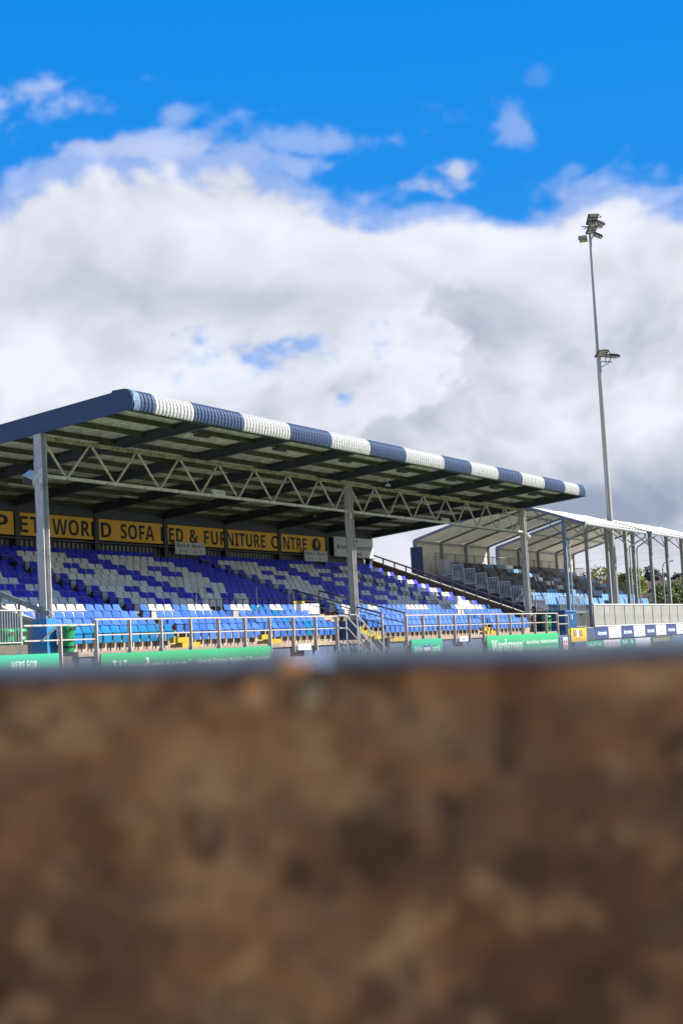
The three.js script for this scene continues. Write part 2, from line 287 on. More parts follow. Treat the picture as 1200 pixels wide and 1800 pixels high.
// the wall the camera looks over: rough stone, worn along its top edge
{
  const f = new THREE.Vector3(Math.cos(27.893 * R), 0, -Math.sin(27.893 * R)), rt = new THREE.Vector3(Math.sin(27.893 * R), 0, Math.cos(27.893 * R));
  const D = 0.6, us = [], prof = [];
  for (let u = -3.2; u < -0.45; u += 0.11) us.push(u);
  for (let u = -0.45; u < 0.45; u += 0.004) us.push(u);
  for (let u = 0.45; u <= 3.2; u += 0.11) us.push(u);
  // profile: [distance behind the face, depth under the top, arc length]
  for (let y = 1.5; y > 0.4; y -= 0.22) prof.push([0, y]);
  for (let y = 0.4; y > 0.008; y -= 0.0045) prof.push([0, y]);
  for (let k = 0; k <= 6; k++) { const a = k / 6 * Math.PI / 2; prof.push([0.006 - 0.006 * Math.cos(a), 0.006 - 0.006 * Math.sin(a)]); }
  for (let d = 0.018; d < 0.24; d += 0.008) prof.push([d, (d - 0.01) * 0.22]);
  prof.push([0.25, 0.07], [0.25, 0.5], [0.25, 1.5]);
  const n = us.length, pos = [], uv = [], idx = [], v = new THREE.Vector3();
  let s = 0;
  prof.forEach(([d, h], j) => {
    if (j) s += Math.hypot(d - prof[j - 1][0], h - prof[j - 1][1]);
    us.forEach((u) => {
      const uc = Math.max(-0.6, Math.min(0.6, u));
      const dip = 0.004 * Math.exp(-(((u + 0.006) / 0.016) ** 2)) + 0.002 * fbm(u * 30, 3, 1, 3);
      const topY = 1.4972 - 0.0185 * uc - dip;
      const q = fbm(u * 22, h * 22, d * 22, 5), q2 = fbm(u * 70 + 9, h * 70, d * 70, 3), fade = Math.min(1, h * 40 + 0.25);
      const push = (0.007 * q + 0.003 * q2) * fade * (d < 0.2 ? 1 : 0);
      v.copy(f).multiplyScalar(D + d + push).addScaledVector(rt, u); v.y = Math.max(0, topY - h + (d > 0.01 && d < 0.24 ? 0.003 * q2 : 0));
      pos.push(v.x, v.y, v.z); uv.push(u, s);
    });
  });
  for (let j = 0; j < prof.length - 1; j++) for (let i = 0; i < n - 1; i++) { const a = j * n + i, b = a + 1, c = a + n, e = c + 1; idx.push(a, b, c, b, e, c); }
  const g = new THREE.BufferGeometry(); g.setAttribute('position', new THREE.Float32BufferAttribute(pos, 3)); g.setAttribute('uv', new THREE.Float32BufferAttribute(uv, 2)); g.setIndex(idx); g.computeVertexNormals();
  const base = f.clone().multiplyScalar(D + 0.12);
  const t = thing('stone_wall', 'rough brown stone wall in the blurred foreground', 'wall', base);
  part(t, 'wall_body', g, M.rock);
  // a weathered grey capping, broken away over the dip
  for (const [u0, u1] of [[-3.2, -0.027], [-0.007, 3.2]]) {
    const cp2 = [[-0.004, 0.0062], [-0.0045, 0.003], [-0.002, -0.0012], [0.004, -0.003], [0.06, 0.008], [0.24, 0.05]], ps = [], uvs = [], ids = [], list = us.filter((u) => u > u0 && u < u1); list.unshift(u0); list.push(u1);
    cp2.forEach(([dd, h], j) => list.forEach((u, i) => {
      const uc = Math.max(-0.6, Math.min(0.6, u)), wob = 0.0016 * fbm(u * 26, j * 0.7, 4, 4);
      v.copy(f).multiplyScalar(D + dd + wob).addScaledVector(rt, u + (i === 0 || i === list.length - 1 ? 0.004 * noise3(j * 3.1, u, 2) : 0)); v.y = 1.4976 - 0.0185 * uc - h - 0.0012 * fbm(u * 18, 9, 1, 3);
      ps.push(v.x, v.y, v.z); uvs.push(u, j * 0.02); if (i && j) { const o = j * list.length + i; ids.push(o, o - 1, o - list.length, o - 1, o - list.length - 1, o - list.length); }
    }));
    const cg = new THREE.BufferGeometry(); cg.setAttribute('position', new THREE.Float32BufferAttribute(ps, 3)); cg.setAttribute('uv', new THREE.Float32BufferAttribute(uvs, 2)); cg.setIndex(ids); cg.computeVertexNormals();
    part(t, 'capping', cg, M.lead, 'dark grey capping along the top of the wall');
  }
  const ch = new THREE.IcosahedronGeometry(0.0055, 2), cp = ch.attributes.position;
  for (let i = 0; i < cp.count; i++) { const k = 1 + 0.35 * noise3(cp.getX(i) * 200, cp.getY(i) * 200, cp.getZ(i) * 200); cp.setXYZ(i, cp.getX(i) * k, cp.getY(i) * k * 1.15, cp.getZ(i) * k); }
  ch.computeVertexNormals();
  const c = f.clone().multiplyScalar(D + 0.0).addScaledVector(rt, -0.0165); c.y = 1.4820;
  part(t, 'pale_chip', ch.translate(c.x, c.y, c.z), M.chip, 'pale chip near the top of the wall');
}

// ---------------------------------------------------------------- the covered stand
const XL = 37.1, XR = 78.4, BAY = (XR - XL) / 2, ROWS = 14;
const rowZ = (r) => 30.0 + 0.716 * r, rowY = (r) => 1.85 + 0.277 * r;      // back of the seats, floor of the row
const rb = (Z) => 9.08 - 0.092 * (Z - 26.5);                                // underside of the rafters
const stand = thing('covered_grandstand', 'long covered stand with blue and white banded roof edge', 'grandstand', P(57.75, 0, 34.5));
{
  // terrace
  for (let r = 0; r < ROWS; r++) {
    const z0 = r ? rowZ(r) - 0.68 : 28.98, z1 = rowZ(r) + 0.045, y = rowY(r), y0 = Math.max(0, y - 0.7);
    const geo = r <= 3 ? [bx(37.0, 55.9, y0, y, z0, z1), bx(58.3, 78.3, y0, y, z0, z1)] : [bx(37.0, 78.3, y0, y, z0, z1)];
    for (const g of geo) part(stand, 'terrace_step', g, M.concrete);
  }
  part(stand, 'back_walkway', bx(37, 78.3, 4.6, 5.46, 39.355, 40.1), M.concrete);
  // recess in the middle with its walls
  part(stand, 'recess_wall', [bx(55.9, 58.3, 0.0, 3.1, 32.22, 32.3), bx(55.86, 55.9, 0, 2.68, 29.0, 32.22), bx(58.3, 58.34, 0, 1.84, 29.0, 29.3)], M.wallBlue);
  part(stand, 'recess_floor', bx(55.9, 58.3, 0, 0.5, 29, 32.2), M.wallBlue);
  // front wall and its kerb
  part(stand, 'front_wall', [bx(37.0, 55.9, 0, 1.70, 28.9, 28.98), bx(58.3, 78.9, 0, 1.70, 28.9, 28.98)], M.wallBlue);
  part(stand, 'kerb', [bx(36.9, 55.9, 1.70, 1.853, 28.84, 28.995), bx(58.3, 79.0, 1.70, 1.853, 28.84, 28.995)], M.kerb);
  // back wall of profiled cladding
  const cl = []; for (let x = 37.2; x < 78.3; x += 0.3) cl.push(bx(x, x + 0.16, 5.46, 6.60, 39.98, 40.03));
  part(stand, 'back_cladding', bx(37, 78.35, 5.3, 8.3, 40.03, 40.1), M.cladding);
  part(stand, 'cladding_rib', cl, M.claddingRib);
  part(stand, 'back_eaves_beam', bx(37.1, 78.3, 7.69, 8.12, 39.53, 39.6), M.navyDark);
  // the three front posts, H sections with their flanges along the stand
  for (let k = 0; k < 3; k++) {
    const x = XL + BAY * k, y0 = k === 1 ? 0.5 : 1.85, w = 0.145, d = 0.145;
    part(stand, 'column', [bx(x - w, x - w + 0.03, y0, 8.74, 30.2 - d, 30.2 + d), bx(x + w - 0.03, x + w, y0, 8.74, 30.2 - d, 30.2 + d), bx(x - w + 0.03, x + w - 0.03, y0, 8.74, 30.19, 30.21), bx(x - 0.2, x + 0.2, y0, y0 + 0.03, 30.0, 30.4)], M.column);
  }
  // back posts
  for (let k = 0; k <= 8; k++) { const x = XL + BAY / 4 * k; if (k > 0) part(stand, 'back_column', [bx(x - 0.60, x - 0.30, 5.46, rb(39.6) + 0.02, 39.5, 39.52), bx(x - 0.60, x - 0.30, 5.46, rb(39.6) + 0.02, 39.76, 39.78), bx(x - 0.47, x - 0.43, 5.46, rb(39.6) + 0.02, 39.52, 39.76)], M.navyDark); }
  // lattice girders
  for (let k = 0; k < 2; k++) {
    const a = XL + BAY * k + 0.15, b = XL + BAY * (k + 1) - 0.15, Zt = 30.2, step = BAY / 8;
    const gd = part(stand, 'girder', beam(P(a, 8.635, Zt), P(b, 8.635, Zt), 0.12, 0.125), M.moss, 'top chord and lattice of the roof girder');
    part(gd, 'bottom_chord', beam(P(a, 7.43, Zt), P(b, 7.43, Zt), 0.10, 0.10), M.rust);
    for (let i = 0; i < 8; i++) {
      const x0 = XL + BAY * k + i * step, xm = x0 + step / 2, x1 = x0 + step;
      part(gd, 'diagonal', beam(P(x0 + (i ? 0.09 : 0.17), 8.575, Zt), P(xm - 0.07, 7.48, Zt), 0.055, 0.055), M.rust);
      part(gd, 'diagonal', beam(P(xm + 0.07, 7.48, Zt), P(x1 - (i < 7 ? 0.09 : 0.17), 8.575, Zt), 0.055, 0.055), M.rust);
    }
  }
  // rafters, purlins, sheets
  for (let k = 1; k <= 8; k++) {
    const x = k === 8 ? 78.42 : XL + BAY / 4 * k - 0.58;
    const fl = (dy, h, w) => beam(P(x, rb(26.75) + dy, 26.75), P(x, rb(39.9) + dy, 39.9), w, h);
    part(stand, 'rafter', [fl(0.012, 0.024, 0.16), fl(0.36, 0.024, 0.16), fl(0.185, 0.322, 0.03)], M.navyDark);
  }
  for (let i = 0; i <= 10; i++) { const Z = 26.95 + 1.24 * i; part(stand, 'purlin', [beam(P(37.05, rb(Z) + 0.29, Z), P(78.36, rb(Z) + 0.29, Z), 0.03, 0.16), beam(P(37.05, rb(Z) + 0.215, Z + 0.04), P(78.36, rb(Z) + 0.215, Z + 0.04), 0.07, 0.012)], M.purlin); }
  const W = 1.033, prof = [];
  for (let i = 0; i < 5; i++) { const x = i * W / 5; prof.push([x, 0], [x + 0.06, 0], [x + 0.085, 0.035], [x + 0.18, 0.035]); }
  prof.push([W + 0.03, 0]);
  const sp = [], su = [], si = [];
  prof.forEach(([x, y], i) => { for (const Z of [26.9, 40.1]) { sp.push(x, rb(Z) + 0.385 + y, -Z); su.push(x * 1.0, Z); } if (i) { const a = i * 2; si.push(a - 2, a, a - 1, a, a + 1, a - 1); } });
  const sg = new THREE.BufferGeometry(); sg.setAttribute('position', new THREE.Float32BufferAttribute(sp, 3)); sg.setAttribute('uv', new THREE.Float32BufferAttribute(su, 2)); sg.setIndex(si);
  const flat = sg.toNonIndexed(); flat.computeVertexNormals();
  flat.translate(-57.75, 0, 34.5);
  for (let k = 0; k < 40; k++) { const m = shade(new THREE.Mesh(flat, M.sheet)); m.name = 'roof_sheet'; m.position.set(37.03 + k * W, k % 2 ? 0.006 : 0, 0); stand.add(m); }
  // banded eave: ribs of profiled metal curved over the edge
  const arc = [[27.25, 9.695], [26.95, 9.705], [26.76, 9.70], [26.62, 9.655], [26.525, 9.575], [26.47, 9.46], [26.455, 9.34], [26.465, 9.21], [26.50, 9.10], [26.53, 9.06]];
  const an = arc.map((p, i) => { const a = arc[Math.max(0, i - 1)], b = arc[Math.min(arc.length - 1, i + 1)], dx = b[0] - a[0], dy = b[1] - a[1], l = Math.hypot(dx, dy); return [dy / l, -dx / l]; });
  function curved(x0, x1, ribbed) {
    const p = [], u = [], ix = [], cols = [];
    const pitch = 0.195;
    if (!ribbed) cols.push([x0, 0.03], [x1, 0.03]);
    else { const n = Math.max(1, Math.round((x1 - x0) / pitch)), w = (x1 - x0) / n; for (let i = 0; i < n; i++) { const x = x0 + i * w; cols.push([x, 0], [x + w * 0.14, 0], [x + w * 0.26, 0.032], [x + w * 0.88, 0.032]); } cols.push([x1, 0]); }
    cols.forEach(([x, h], i) => arc.forEach(([Z, Y], j) => { p.push(x, Y + an[j][1] * -h * -1 * (an[j][1] > 0 ? 1 : 1), -(Z + an[j][0] * h)); u.push(x, j * 0.09); if (i && j) { const a = i * arc.length + j; ix.push(a, a - arc.length, a - 1, a - arc.length, a - arc.length - 1, a - 1); } }));
    const g = new THREE.BufferGeometry(); g.setAttribute('position', new THREE.Float32BufferAttribute(p, 3)); g.setAttribute('uv', new THREE.Float32BufferAttribute(u, 2)); g.setIndex(ix);
    const f = g.toNonIndexed(); f.computeVertexNormals(); return f;
  }
  const bands = [37.3, 38.09, 40.23, 43.24, 46.4, 49.48, 52.65, 55.9, 59.73, 62.73, 65.91, 68.99, 72.06, 75.1, 77.35, 78.35];
  part(stand, 'eave_end_cap', curved(36.99, 37.3, false), M.capBlue, 'plain light blue end cap of the eave');
  for (let i = 0; i < bands.length - 1; i++) part(stand, i % 2 ? 'white_eave_band' : 'blue_eave_band', curved(bands[i], bands[i + 1], true), i % 2 ? M.bandWhite : M.bandBlue);
  part(stand, 'eave_end_cap', curved(78.35, 78.62, false), M.capBlue);
  part(stand, 'eave_beam', beam(P(37.05, 9.09, 26.66), P(78.5, 9.09, 26.66), 0.12, 0.10), M.purlin);
  // gable boards
  const gp = [[26.52, 9.07], [26.455, 9.25], [26.46, 9.45], [26.52, 9.58], [26.63, 9.67], [26.78, 9.715], [27.2, 9.71], [27.24, 9.65], [40.15, rb(40.15) + 0.49], [40.15, rb(40.15) - 0.02], [27.0, rb(27) - 0.02]];
  part(stand, 'gable_board', prismX(gp, 36.93, 36.99), M.gable);
  part(stand, 'gable_board', prismX(gp, 78.56, 78.62), M.gable);
  // end walls with their rails
  for (const [x, s] of [[36.9, -1], [78.42, 1]]) {
    const y = (Z) => 3.30 + 0.391 * (Z - 30.5), x1 = x + 0.14, drop = s > 0 ? 0.30 : 0.40;
    const w = part(stand, 'end_wall', prismX([[29.9, 1.2], [29.9, y(29.9) - drop - 0.05], [40.05, y(40.05) - drop - 0.05], [40.05, 4.5]], x, x1), s > 0 ? M.parapet : M.alu);
    part(w, 'coping', beam(P(x + 0.07, y(29.85) - drop - 0.02, 29.85), P(x + 0.07, y(40.1) - drop - 0.02, 40.1), 0.24, 0.06), M.capstone);
    const hr = part(stand, 'end_handrail', beam(P(x + 0.02, y(29.9), 29.9), P(x + 0.02, y(40.0), 40.0), 0.06, s > 0 ? 0.09 : 0.16), s > 0 ? M.darkRail : M.alu);
    for (let r = 0; r < ROWS; r++) { const Z = 30.35 + 0.716 * r; part(hr, 'rail_post', beam(P(x - 0.03, y(Z) - 0.95 + (s < 0 ? 0.5 : 0), Z), P(x - 0.03, y(Z) - 0.02, Z), 0.05, 0.07, new THREE.Vector3(0, 0, 1)), s > 0 ? M.darkRail : M.alu); }
  }
  // landing left of the stand
  part(stand, 'side_landing', bx(33.4, 36.88, 0, 1.74, 29.0, 31.5), M.parapet);
  part(stand, 'post_casing', bx(36.6, 37.06, 1.75, 2.93, 29.78, 30.32), M.boxBlue, 'bright blue casing round the foot of the left post');
  // a guard rail along the top of the back walkway
  part(stand, 'back_rail', [rod(P(37.2, 6.62, 39.42), P(78.2, 6.62, 39.42), 0.03), rod(P(37.2, 6.15, 39.42), P(78.2, 6.15, 39.42), 0.02)], M.darkRail);
  // stepping blocks in the aisles
  const aisles = [[43.6, 44.66, 0, 12], [49.36, 50.23, 0, 3], [58.55, 59.56, 0, 12], [71.0, 72.2, 0, 12]];
  for (const [a, b, r0, r1] of aisles) for (let r = r0; r <= r1; r++) {
    const y = rowY(r), z = rowZ(r);
    part(stand, 'aisle_step', bx(a, b, y + 0.002, y + 0.14, z - 0.30, z + 0.035), r < 3 ? M.yellow : M.concrete);
    if (r >= 3) part(stand, 'step_nosing', bx(a, b, y + 0.142, y + 0.15, z - 0.305, z - 0.24), M.yellow);
  }
  for (const r of [0, 1, 2]) { const y = rowY(r), z = r ? rowZ(r) - 0.69 : 28.83; part(stand, 'painted_riser', bx(58.5, 59.65, y - (r ? 0.13 : 0.14), y + 0.006, z - 0.012, z + 0.12), M.yellow); }
  for (const [a, b] of [[42.35, 43.9], [48.1, 49.4], [69.2, 70.7]]) {
    part(stand, 'yellow_step', bx(a + 0.55, b + 0.1, 1.856, 2.02, 29.1, 29.38), M.yellow);
    part(stand, 'yellow_step', bx(a + 0.2, b - 0.35, 2.024, 2.2, 29.2, 29.38), M.yellow);
  }
}

// banners along the back of the stand
{
  const bc = (k) => XL + BAY / 4 * k;
  const specs = [
    [1, [['CARP', 42.6, 46.55]], 'orange banner panel ending in the letter P, cut by the picture edge'],
    [2, [['ET', 46.95, 48.55], ['WORL', 49.2, 52.3]], 'orange banner panel reading ET WORL behind the left post'],
    [3, [['D', 52.35, 53.3], ['SOFA', 53.85, 56.45], ['B', 56.85, 57.6]], 'orange banner panel reading D SOFA'],
    [4, [['ED', 57.5, 58.85], ['&', 59.25, 60.05], ['FUR', 60.45, 62.6]], 'orange banner panel reading ED & FUR above a block sign'],
    [5, [['NITURE', 62.45, 66.3], ['CE', 66.75, 68.3]], 'orange banner panel reading NITURE C'],
    [6, [['NTRE', 67.95, 70.6]], 'orange banner panel reading NTRE with a black oval emblem'],
  ];
  for (const [k, words, label] of specs) {
    const x0 = bc(k) - 0.29, x1 = bc(k + 1) - 0.61, y0 = 6.74, y1 = 7.68;
    const face = canvasMat(1024, 190, (g, w, h) => {
      g.fillStyle = '#eeb030'; g.fillRect(0, 0, w, h);
      const r = rng(k * 77); for (let i = 0; i < 900; i++) { g.fillStyle = `rgba(${r() < 0.5 ? '120,70,10' : '235,170,60'},${0.05 * r()})`; g.fillRect(r() * w, r() * h, 4 + r() * 50, 1 + r() * 5); }
      const sx = (x) => (x - x0) / (x1 - x0) * w;
      for (const [t, a, b] of words) fit(g, t, sx(a), sx(b), h * 0.14, h * 0.86, 'bold % sans-serif', '#07080e');
      if (k === 6) { g.fillStyle = '#0b0d16'; g.beginPath(); g.ellipse(sx(71.6), h * 0.5, sx(72.1) - sx(71.6), h * 0.40, 0, 0, 7); g.fill(); g.fillStyle = '#eeb030'; g.beginPath(); g.ellipse(sx(71.7), h * 0.45, sx(71.83) - sx(71.7), h * 0.22, 0, 0, 7); g.fill(); }
    }, 0.62);
    board('advertising_banner', label, 'banner', x0, x1, y0, y1, 39.56, M.navyDark, face, 'orange banner panels along the back of the covered stand');
  }
  const bf = canvasMat(1024, 230, (g, w, h) => {
    g.fillStyle = '#c9ccc4'; g.fillRect(0, 0, w, h);
    fit(g, 'The', w * 0.43, w * 0.60, h * 0.06, h * 0.24, 'bold % sans-serif', '#15171c');
    fit(g, 'Brian Arrowsmith', w * 0.06, w * 0.95, h * 0.38, h * 0.62, 'bold % sans-serif', '#15171c');
    fit(g, 'Stand', w * 0.37, w * 0.70, h * 0.74, h * 0.94, 'bold % sans-serif', '#15171c');
  }, 0.5);
  board('stand_name_board', 'white name board reading Brian Arrowsmith Stand at the back of the stand', 'sign', 73.45, 78.2, 6.66, 7.76, 39.45, M.white, bf);
  const block = (a, b) => canvasMat(256, 110, (g, w, h) => { g.fillStyle = '#c6c9c4'; g.fillRect(0, 0, w, h); fit(g, a, w * 0.08, w * 0.92, h * 0.1, h * 0.42, 'bold % sans-serif', '#14161a'); fit(g, b, w * 0.2, w * 0.82, h * 0.56, h * 0.88, '% sans-serif', '#14161a'); }, 0.6);
  const sg = 'white block number signs over the back seats';
  for (const [t, n, x0, x1, tilt, lab] of [['Block B', '28 - 41', 57.72, 58.98, 0, 'small white sign reading Block B over the seats'], ['Block C', '42 - 53', 59.0, 60.2, 0.03, 'tilted small white Block C sign beside the Block B sign'], ['Block C', '54 - 65', 69.8, 71.05, 0, 'small white Block C sign below the oval emblem'], ['Block D', '66 - 77', 71.07, 72.34, 0, 'small white sign reading Block D beside the name board']]) {
    const b = board('block_sign', lab, 'sign', x0, x1, 6.29, 6.86, 39.3, M.white, block(t, n), sg);
    b.rotation.z = tilt;
    part(b, 'sign_post', bx((x0 + x1) / 2 - 0.02, (x0 + x1) / 2 + 0.02, 5.46, 6.3, 39.31, 39.35), M.darkRail);
  }
}

// ---------------------------------------------------------------- seats of the covered stand
const ordinal = (n) => ['first', 'second', 'third', 'fourth', 'fifth', 'sixth', 'seventh', 'eighth', 'ninth', 'tenth', 'eleventh', 'twelfth', 'thirteenth', 'fourteenth', 'fifteenth', 'sixteenth', 'seventeenth', 'eighteenth', 'nineteenth', 'twentieth'][n] ?? (n < 29 ? 'twenty-' + ['first', 'second', 'third', 'fourth', 'fifth', 'sixth', 'seventh', 'eighth', 'ninth'][n - 20] : n === 29 ? 'thirtieth' : n < 39 ? 'thirty-' + ['first', 'second', 'third', 'fourth', 'fifth', 'sixth', 'seventh', 'eighth', 'ninth'][n - 30] : n === 39 ? 'fortieth' : 'forty-' + ['first', 'second', 'third'][n - 40]);
function plate(w, y0, y1, r, rBottom, depth, taper = 0) {     // an upright rounded plate, its foot at y0, narrower by twice the taper at the top
  const s = new THREE.Shape(), h = w / 2 - taper, b = w / 2;
  s.moveTo(-b + rBottom, y0); s.lineTo(b - rBottom, y0); s.quadraticCurveTo(b, y0, b, y0 + rBottom); s.lineTo(h, y1 - r); s.quadraticCurveTo(h, y1, h - r, y1); s.lineTo(-h + r, y1); s.quadraticCurveTo(-h, y1, -h, y1 - r); s.lineTo(-b, y0 + rBottom); s.quadraticCurveTo(-b, y0, -b + rBottom, y0);
  const g = new THREE.ExtrudeGeometry(s, { depth, bevelEnabled: true, bevelSize: 0.008, bevelThickness: 0.008, bevelSegments: 1, curveSegments: 3 });
  return clean(g);
}
function bend(g, k, lean, y0) { const p = g.attributes.position; for (let i = 0; i < p.count; i++) { const x = p.getX(i), y = p.getY(i); p.setZ(i, p.getZ(i) + k * x * x - lean * (y - y0)); } g.computeVertexNormals(); return g; }
const seatBackRound = bend(plate(0.455, 0.60, 0.825, 0.085, 0.015, 0.018, 0.03), 0.7, 0.34, 0.6).translate(0, 0, 0.05);
const seatBackSquare = bend(plate(0.455, 0.60, 0.825, 0.035, 0.015, 0.018, 0.03), 0.25, 0.34, 0.6).translate(0, 0, 0.055);
const lip = uvm(new THREE.BoxGeometry(0.455, 0.032, 0.11).translate(0, 0.60, 0.115));
const pan = bend(plate(0.40, 0.27, 0.55, 0.03, 0.06, 0.03), 0.2, -0.05, 0.27).translate(0, 0, 0.105);
const bracket = merge([uvm(new THREE.BoxGeometry(0.028, 0.52, 0.04).translate(-0.247, 0.26, 0.05)), uvm(new THREE.BoxGeometry(0.026, 0.10, 0.09).translate(-0.247, 0.53, 0.075)), uvm(new THREE.BoxGeometry(0.49, 0.03, 0.05).translate(0, 0.567, 0.085))]);
const backRound = merge([seatBackRound, lip.clone()]), backSquare = merge([seatBackSquare, lip.clone()]);
const seatTones = {
  b: [['royal blue', [0.034, 0.044, 0.58]], [0.040, 0.052, 0.62], [0.030, 0.040, 0.53]],
  p: [['pale blue', [0.042, 0.125, 0.40]], [0.055, 0.15, 0.45], [0.034, 0.105, 0.36]],
  g: [['grey', [0.69, 0.70, 0.68]], [0.74, 0.75, 0.73], [0.62, 0.63, 0.61]],
  w: [['white', [0.44, 0.43, 0.40]], [0.48, 0.47, 0.44], [0.39, 0.385, 0.36]],  // same grey plastic as g, its tone lowered to offset the sun
  t: [['turquoise', [0.006, 0.145, 0.32]], [0.008, 0.16, 0.35], [0.005, 0.125, 0.29]],
};
const seatMats = {};
for (const k in seatTones) seatMats[k] = seatTones[k].map((c, i) => mat(i ? c : c[1], k === 'g' || k === 'w' ? 0.45 : 0.22, null));
const rowsText = [
  'tttttttttttt bbbbbbbbb bbbbbttbbbb bbbbbbbbbbbbbbbbbbbbbb bbbbbbbbbb', 'bbbbbbbbbbbb bbbbbbbbb bbbbtbbbbbb bbbbbbbbbbbbbbbbbbbbbb bbbbbbbbbb', 'bbbbbbbbbbbb bbbbbbbbb bbbbbtbbbbb bbbbbbbbbbbbbbbbbbbbbb bbbbbbbbbb',
  'ggggggggbbbb bgggbbggg bgggttbggbb bggbbbggbbbbbbgggggbbb bgggggggbb', 'gggggggggbbb bgggbbggg  bgggbbbgbbbbbgggggggbb gggggggggb', 'ggggbbbggbbb bgggbbgggbbbgggbbggbbbbbbbb  bgggbggbbbbbbgggbbgggb gggbgbbggb',
  'bbbbbbbgggbb bgggbbgggbbbgggbggbbbbbbbbb  bgggggbbbbbbbggbbbbggb ggbbggbggb', 'ggggggggbbbb bggggggggbbbggggggggbbbbbbb  bgggggggbbbbbggbbbbggb ggbbggbggb', 'ggggggggbbbb bggggggggbbbggggggggbbbbbbb  bgggggggbbbbbggbbbbggb ggbbggbbgb',
  'bbbbbbbbbbbb bgggbbgggbbbgggbbbgggbbbbbb  bgggbbgggbbbbggbbbbggb ggbbbbbggb', 'bbbbbbbbbbbb bgggbbgggbbbgggbbbgggbbbbbb  bgggbbgggbbbbggbbbgggb ggbbbbbggb', 'bbbbbbbbbbbb bggggggggbbbgggggggggbbbbbb  bggggggggbbbbgggggggbb ggbbbbbggb',
  'bbbbbbbbbbbb bbggggggbbbbggggggggbbbbbbb  bgggggggbbbbbbgggggbbb ggbbbbbggb', 'bbbbbbbbbbbb bbbbbbbbbbbbbbbbbbbbbb  bbbbbbbbbbbbbbbbbbbbbb bbbbbbbbbbb',
];
const blockX = (r, i) => [[37.45, 43.56], [44.70, r <= 4 ? 49.33 : r === 13 ? 55.96 : 58.51], [50.27, 55.85], [r === 0 ? 59.9 : 59.6, r === 13 ? 70.74 : 70.95], [r === 13 ? 71.95 : 72.25, 77.5]][i];
const blockWords = ['beside the left end wall', 'right of the first aisle', 'left of the middle steps', 'right of the middle steps', 'beside the right end wall'];
{
  const all = [], rnd = rng(5);
  rowsText.forEach((line, r) => line.split(' ').forEach((s, bi) => {
    if (!s) return; const [a, b] = blockX(r, bi), w = (b - a) / s.length;
    [...s].forEach((c, i) => {
      const x = a + w * (i + 0.5), Z = rowZ(r);
      if (Math.abs(x - XL) < 0.45 && r < 2) return;
      let k = c; if (r <= 3 && c === 'b') k = 'p'; if (r <= 3 && c === 'g') k = 'w';  // grey seats in the sunlit front rows take the lowered tone
      all.push({ x, Z, r, bi, i, k, v: Math.floor(rnd() * 3), d: Math.hypot(x, Z), jy: (rnd() - 0.5) * 0.008, jr: (rnd() - 0.5) * 0.05 });
    });
  }));
  // only what can stand inside the frame
  const ang = (s) => Math.atan2(s.Z, s.x) / R - 27.893;   // degrees left of the camera's axis
  const near = all.filter((s) => ang(s) < 12.9).sort((p, q) => p.d - q.d).slice(0, 300), isNear = new Set(near);
  for (const s of near) {
    const word = seatTones[s.k][0][0];
    const t = thing('stadium_seat', `${word} tip-up seat, ${ordinal(s.i)} from left, ${ordinal(s.r)} row, ${blockWords[s.bi]}`, 'seat', P(s.x, rowY(s.r), s.Z), 'tip-up seats of the covered stand');
    t.rotation.y = s.jr;
    const m = seatMats[s.k][s.v], add = (n, g, mm) => { const o = shade(new THREE.Mesh(g, mm)); o.name = n; t.add(o); };
    add('backrest', s.k === 'g' || s.k === 'w' ? backSquare : backRound, m); add('seat_pan', pan, m); add('bracket', bracket, M.black);
  }
  const rest = all.filter((s) => !isNear.has(s));
  const paintAll = (g, v) => { const c = new Float32Array(g.attributes.position.count * 3).fill(v); g = g.clone(); g.setAttribute('color', new THREE.BufferAttribute(c, 3)); return g; };
  const rg = mergeGeometries([paintAll(backSquare, 1), paintAll(pan, 1), paintAll(bracket, 0.05)]);
  const rm = mat([1, 1, 1], 0.38, null, { vertexColors: true });
  const im = shade(new THREE.InstancedMesh(rg, rm, rest.length)); im.name = 'distant_stadium_seats'; im.userData = { kind: 'stuff', label: 'far rows of blue and grey tip-up seats under the roof', category: 'seats' };
  const m4 = new THREE.Matrix4(), col = new THREE.Color();
  rest.forEach((s, i) => { m4.makeRotationY(s.jr).setPosition(s.x, rowY(s.r), -s.Z); im.setMatrixAt(i, m4); const c = seatTones[s.k][s.v]; im.setColorAt(i, col.setRGB(...(s.v ? c : c[1]))); });
  scene.add(im);
  console.log('seats', all.length, near.length, rest.length);
}

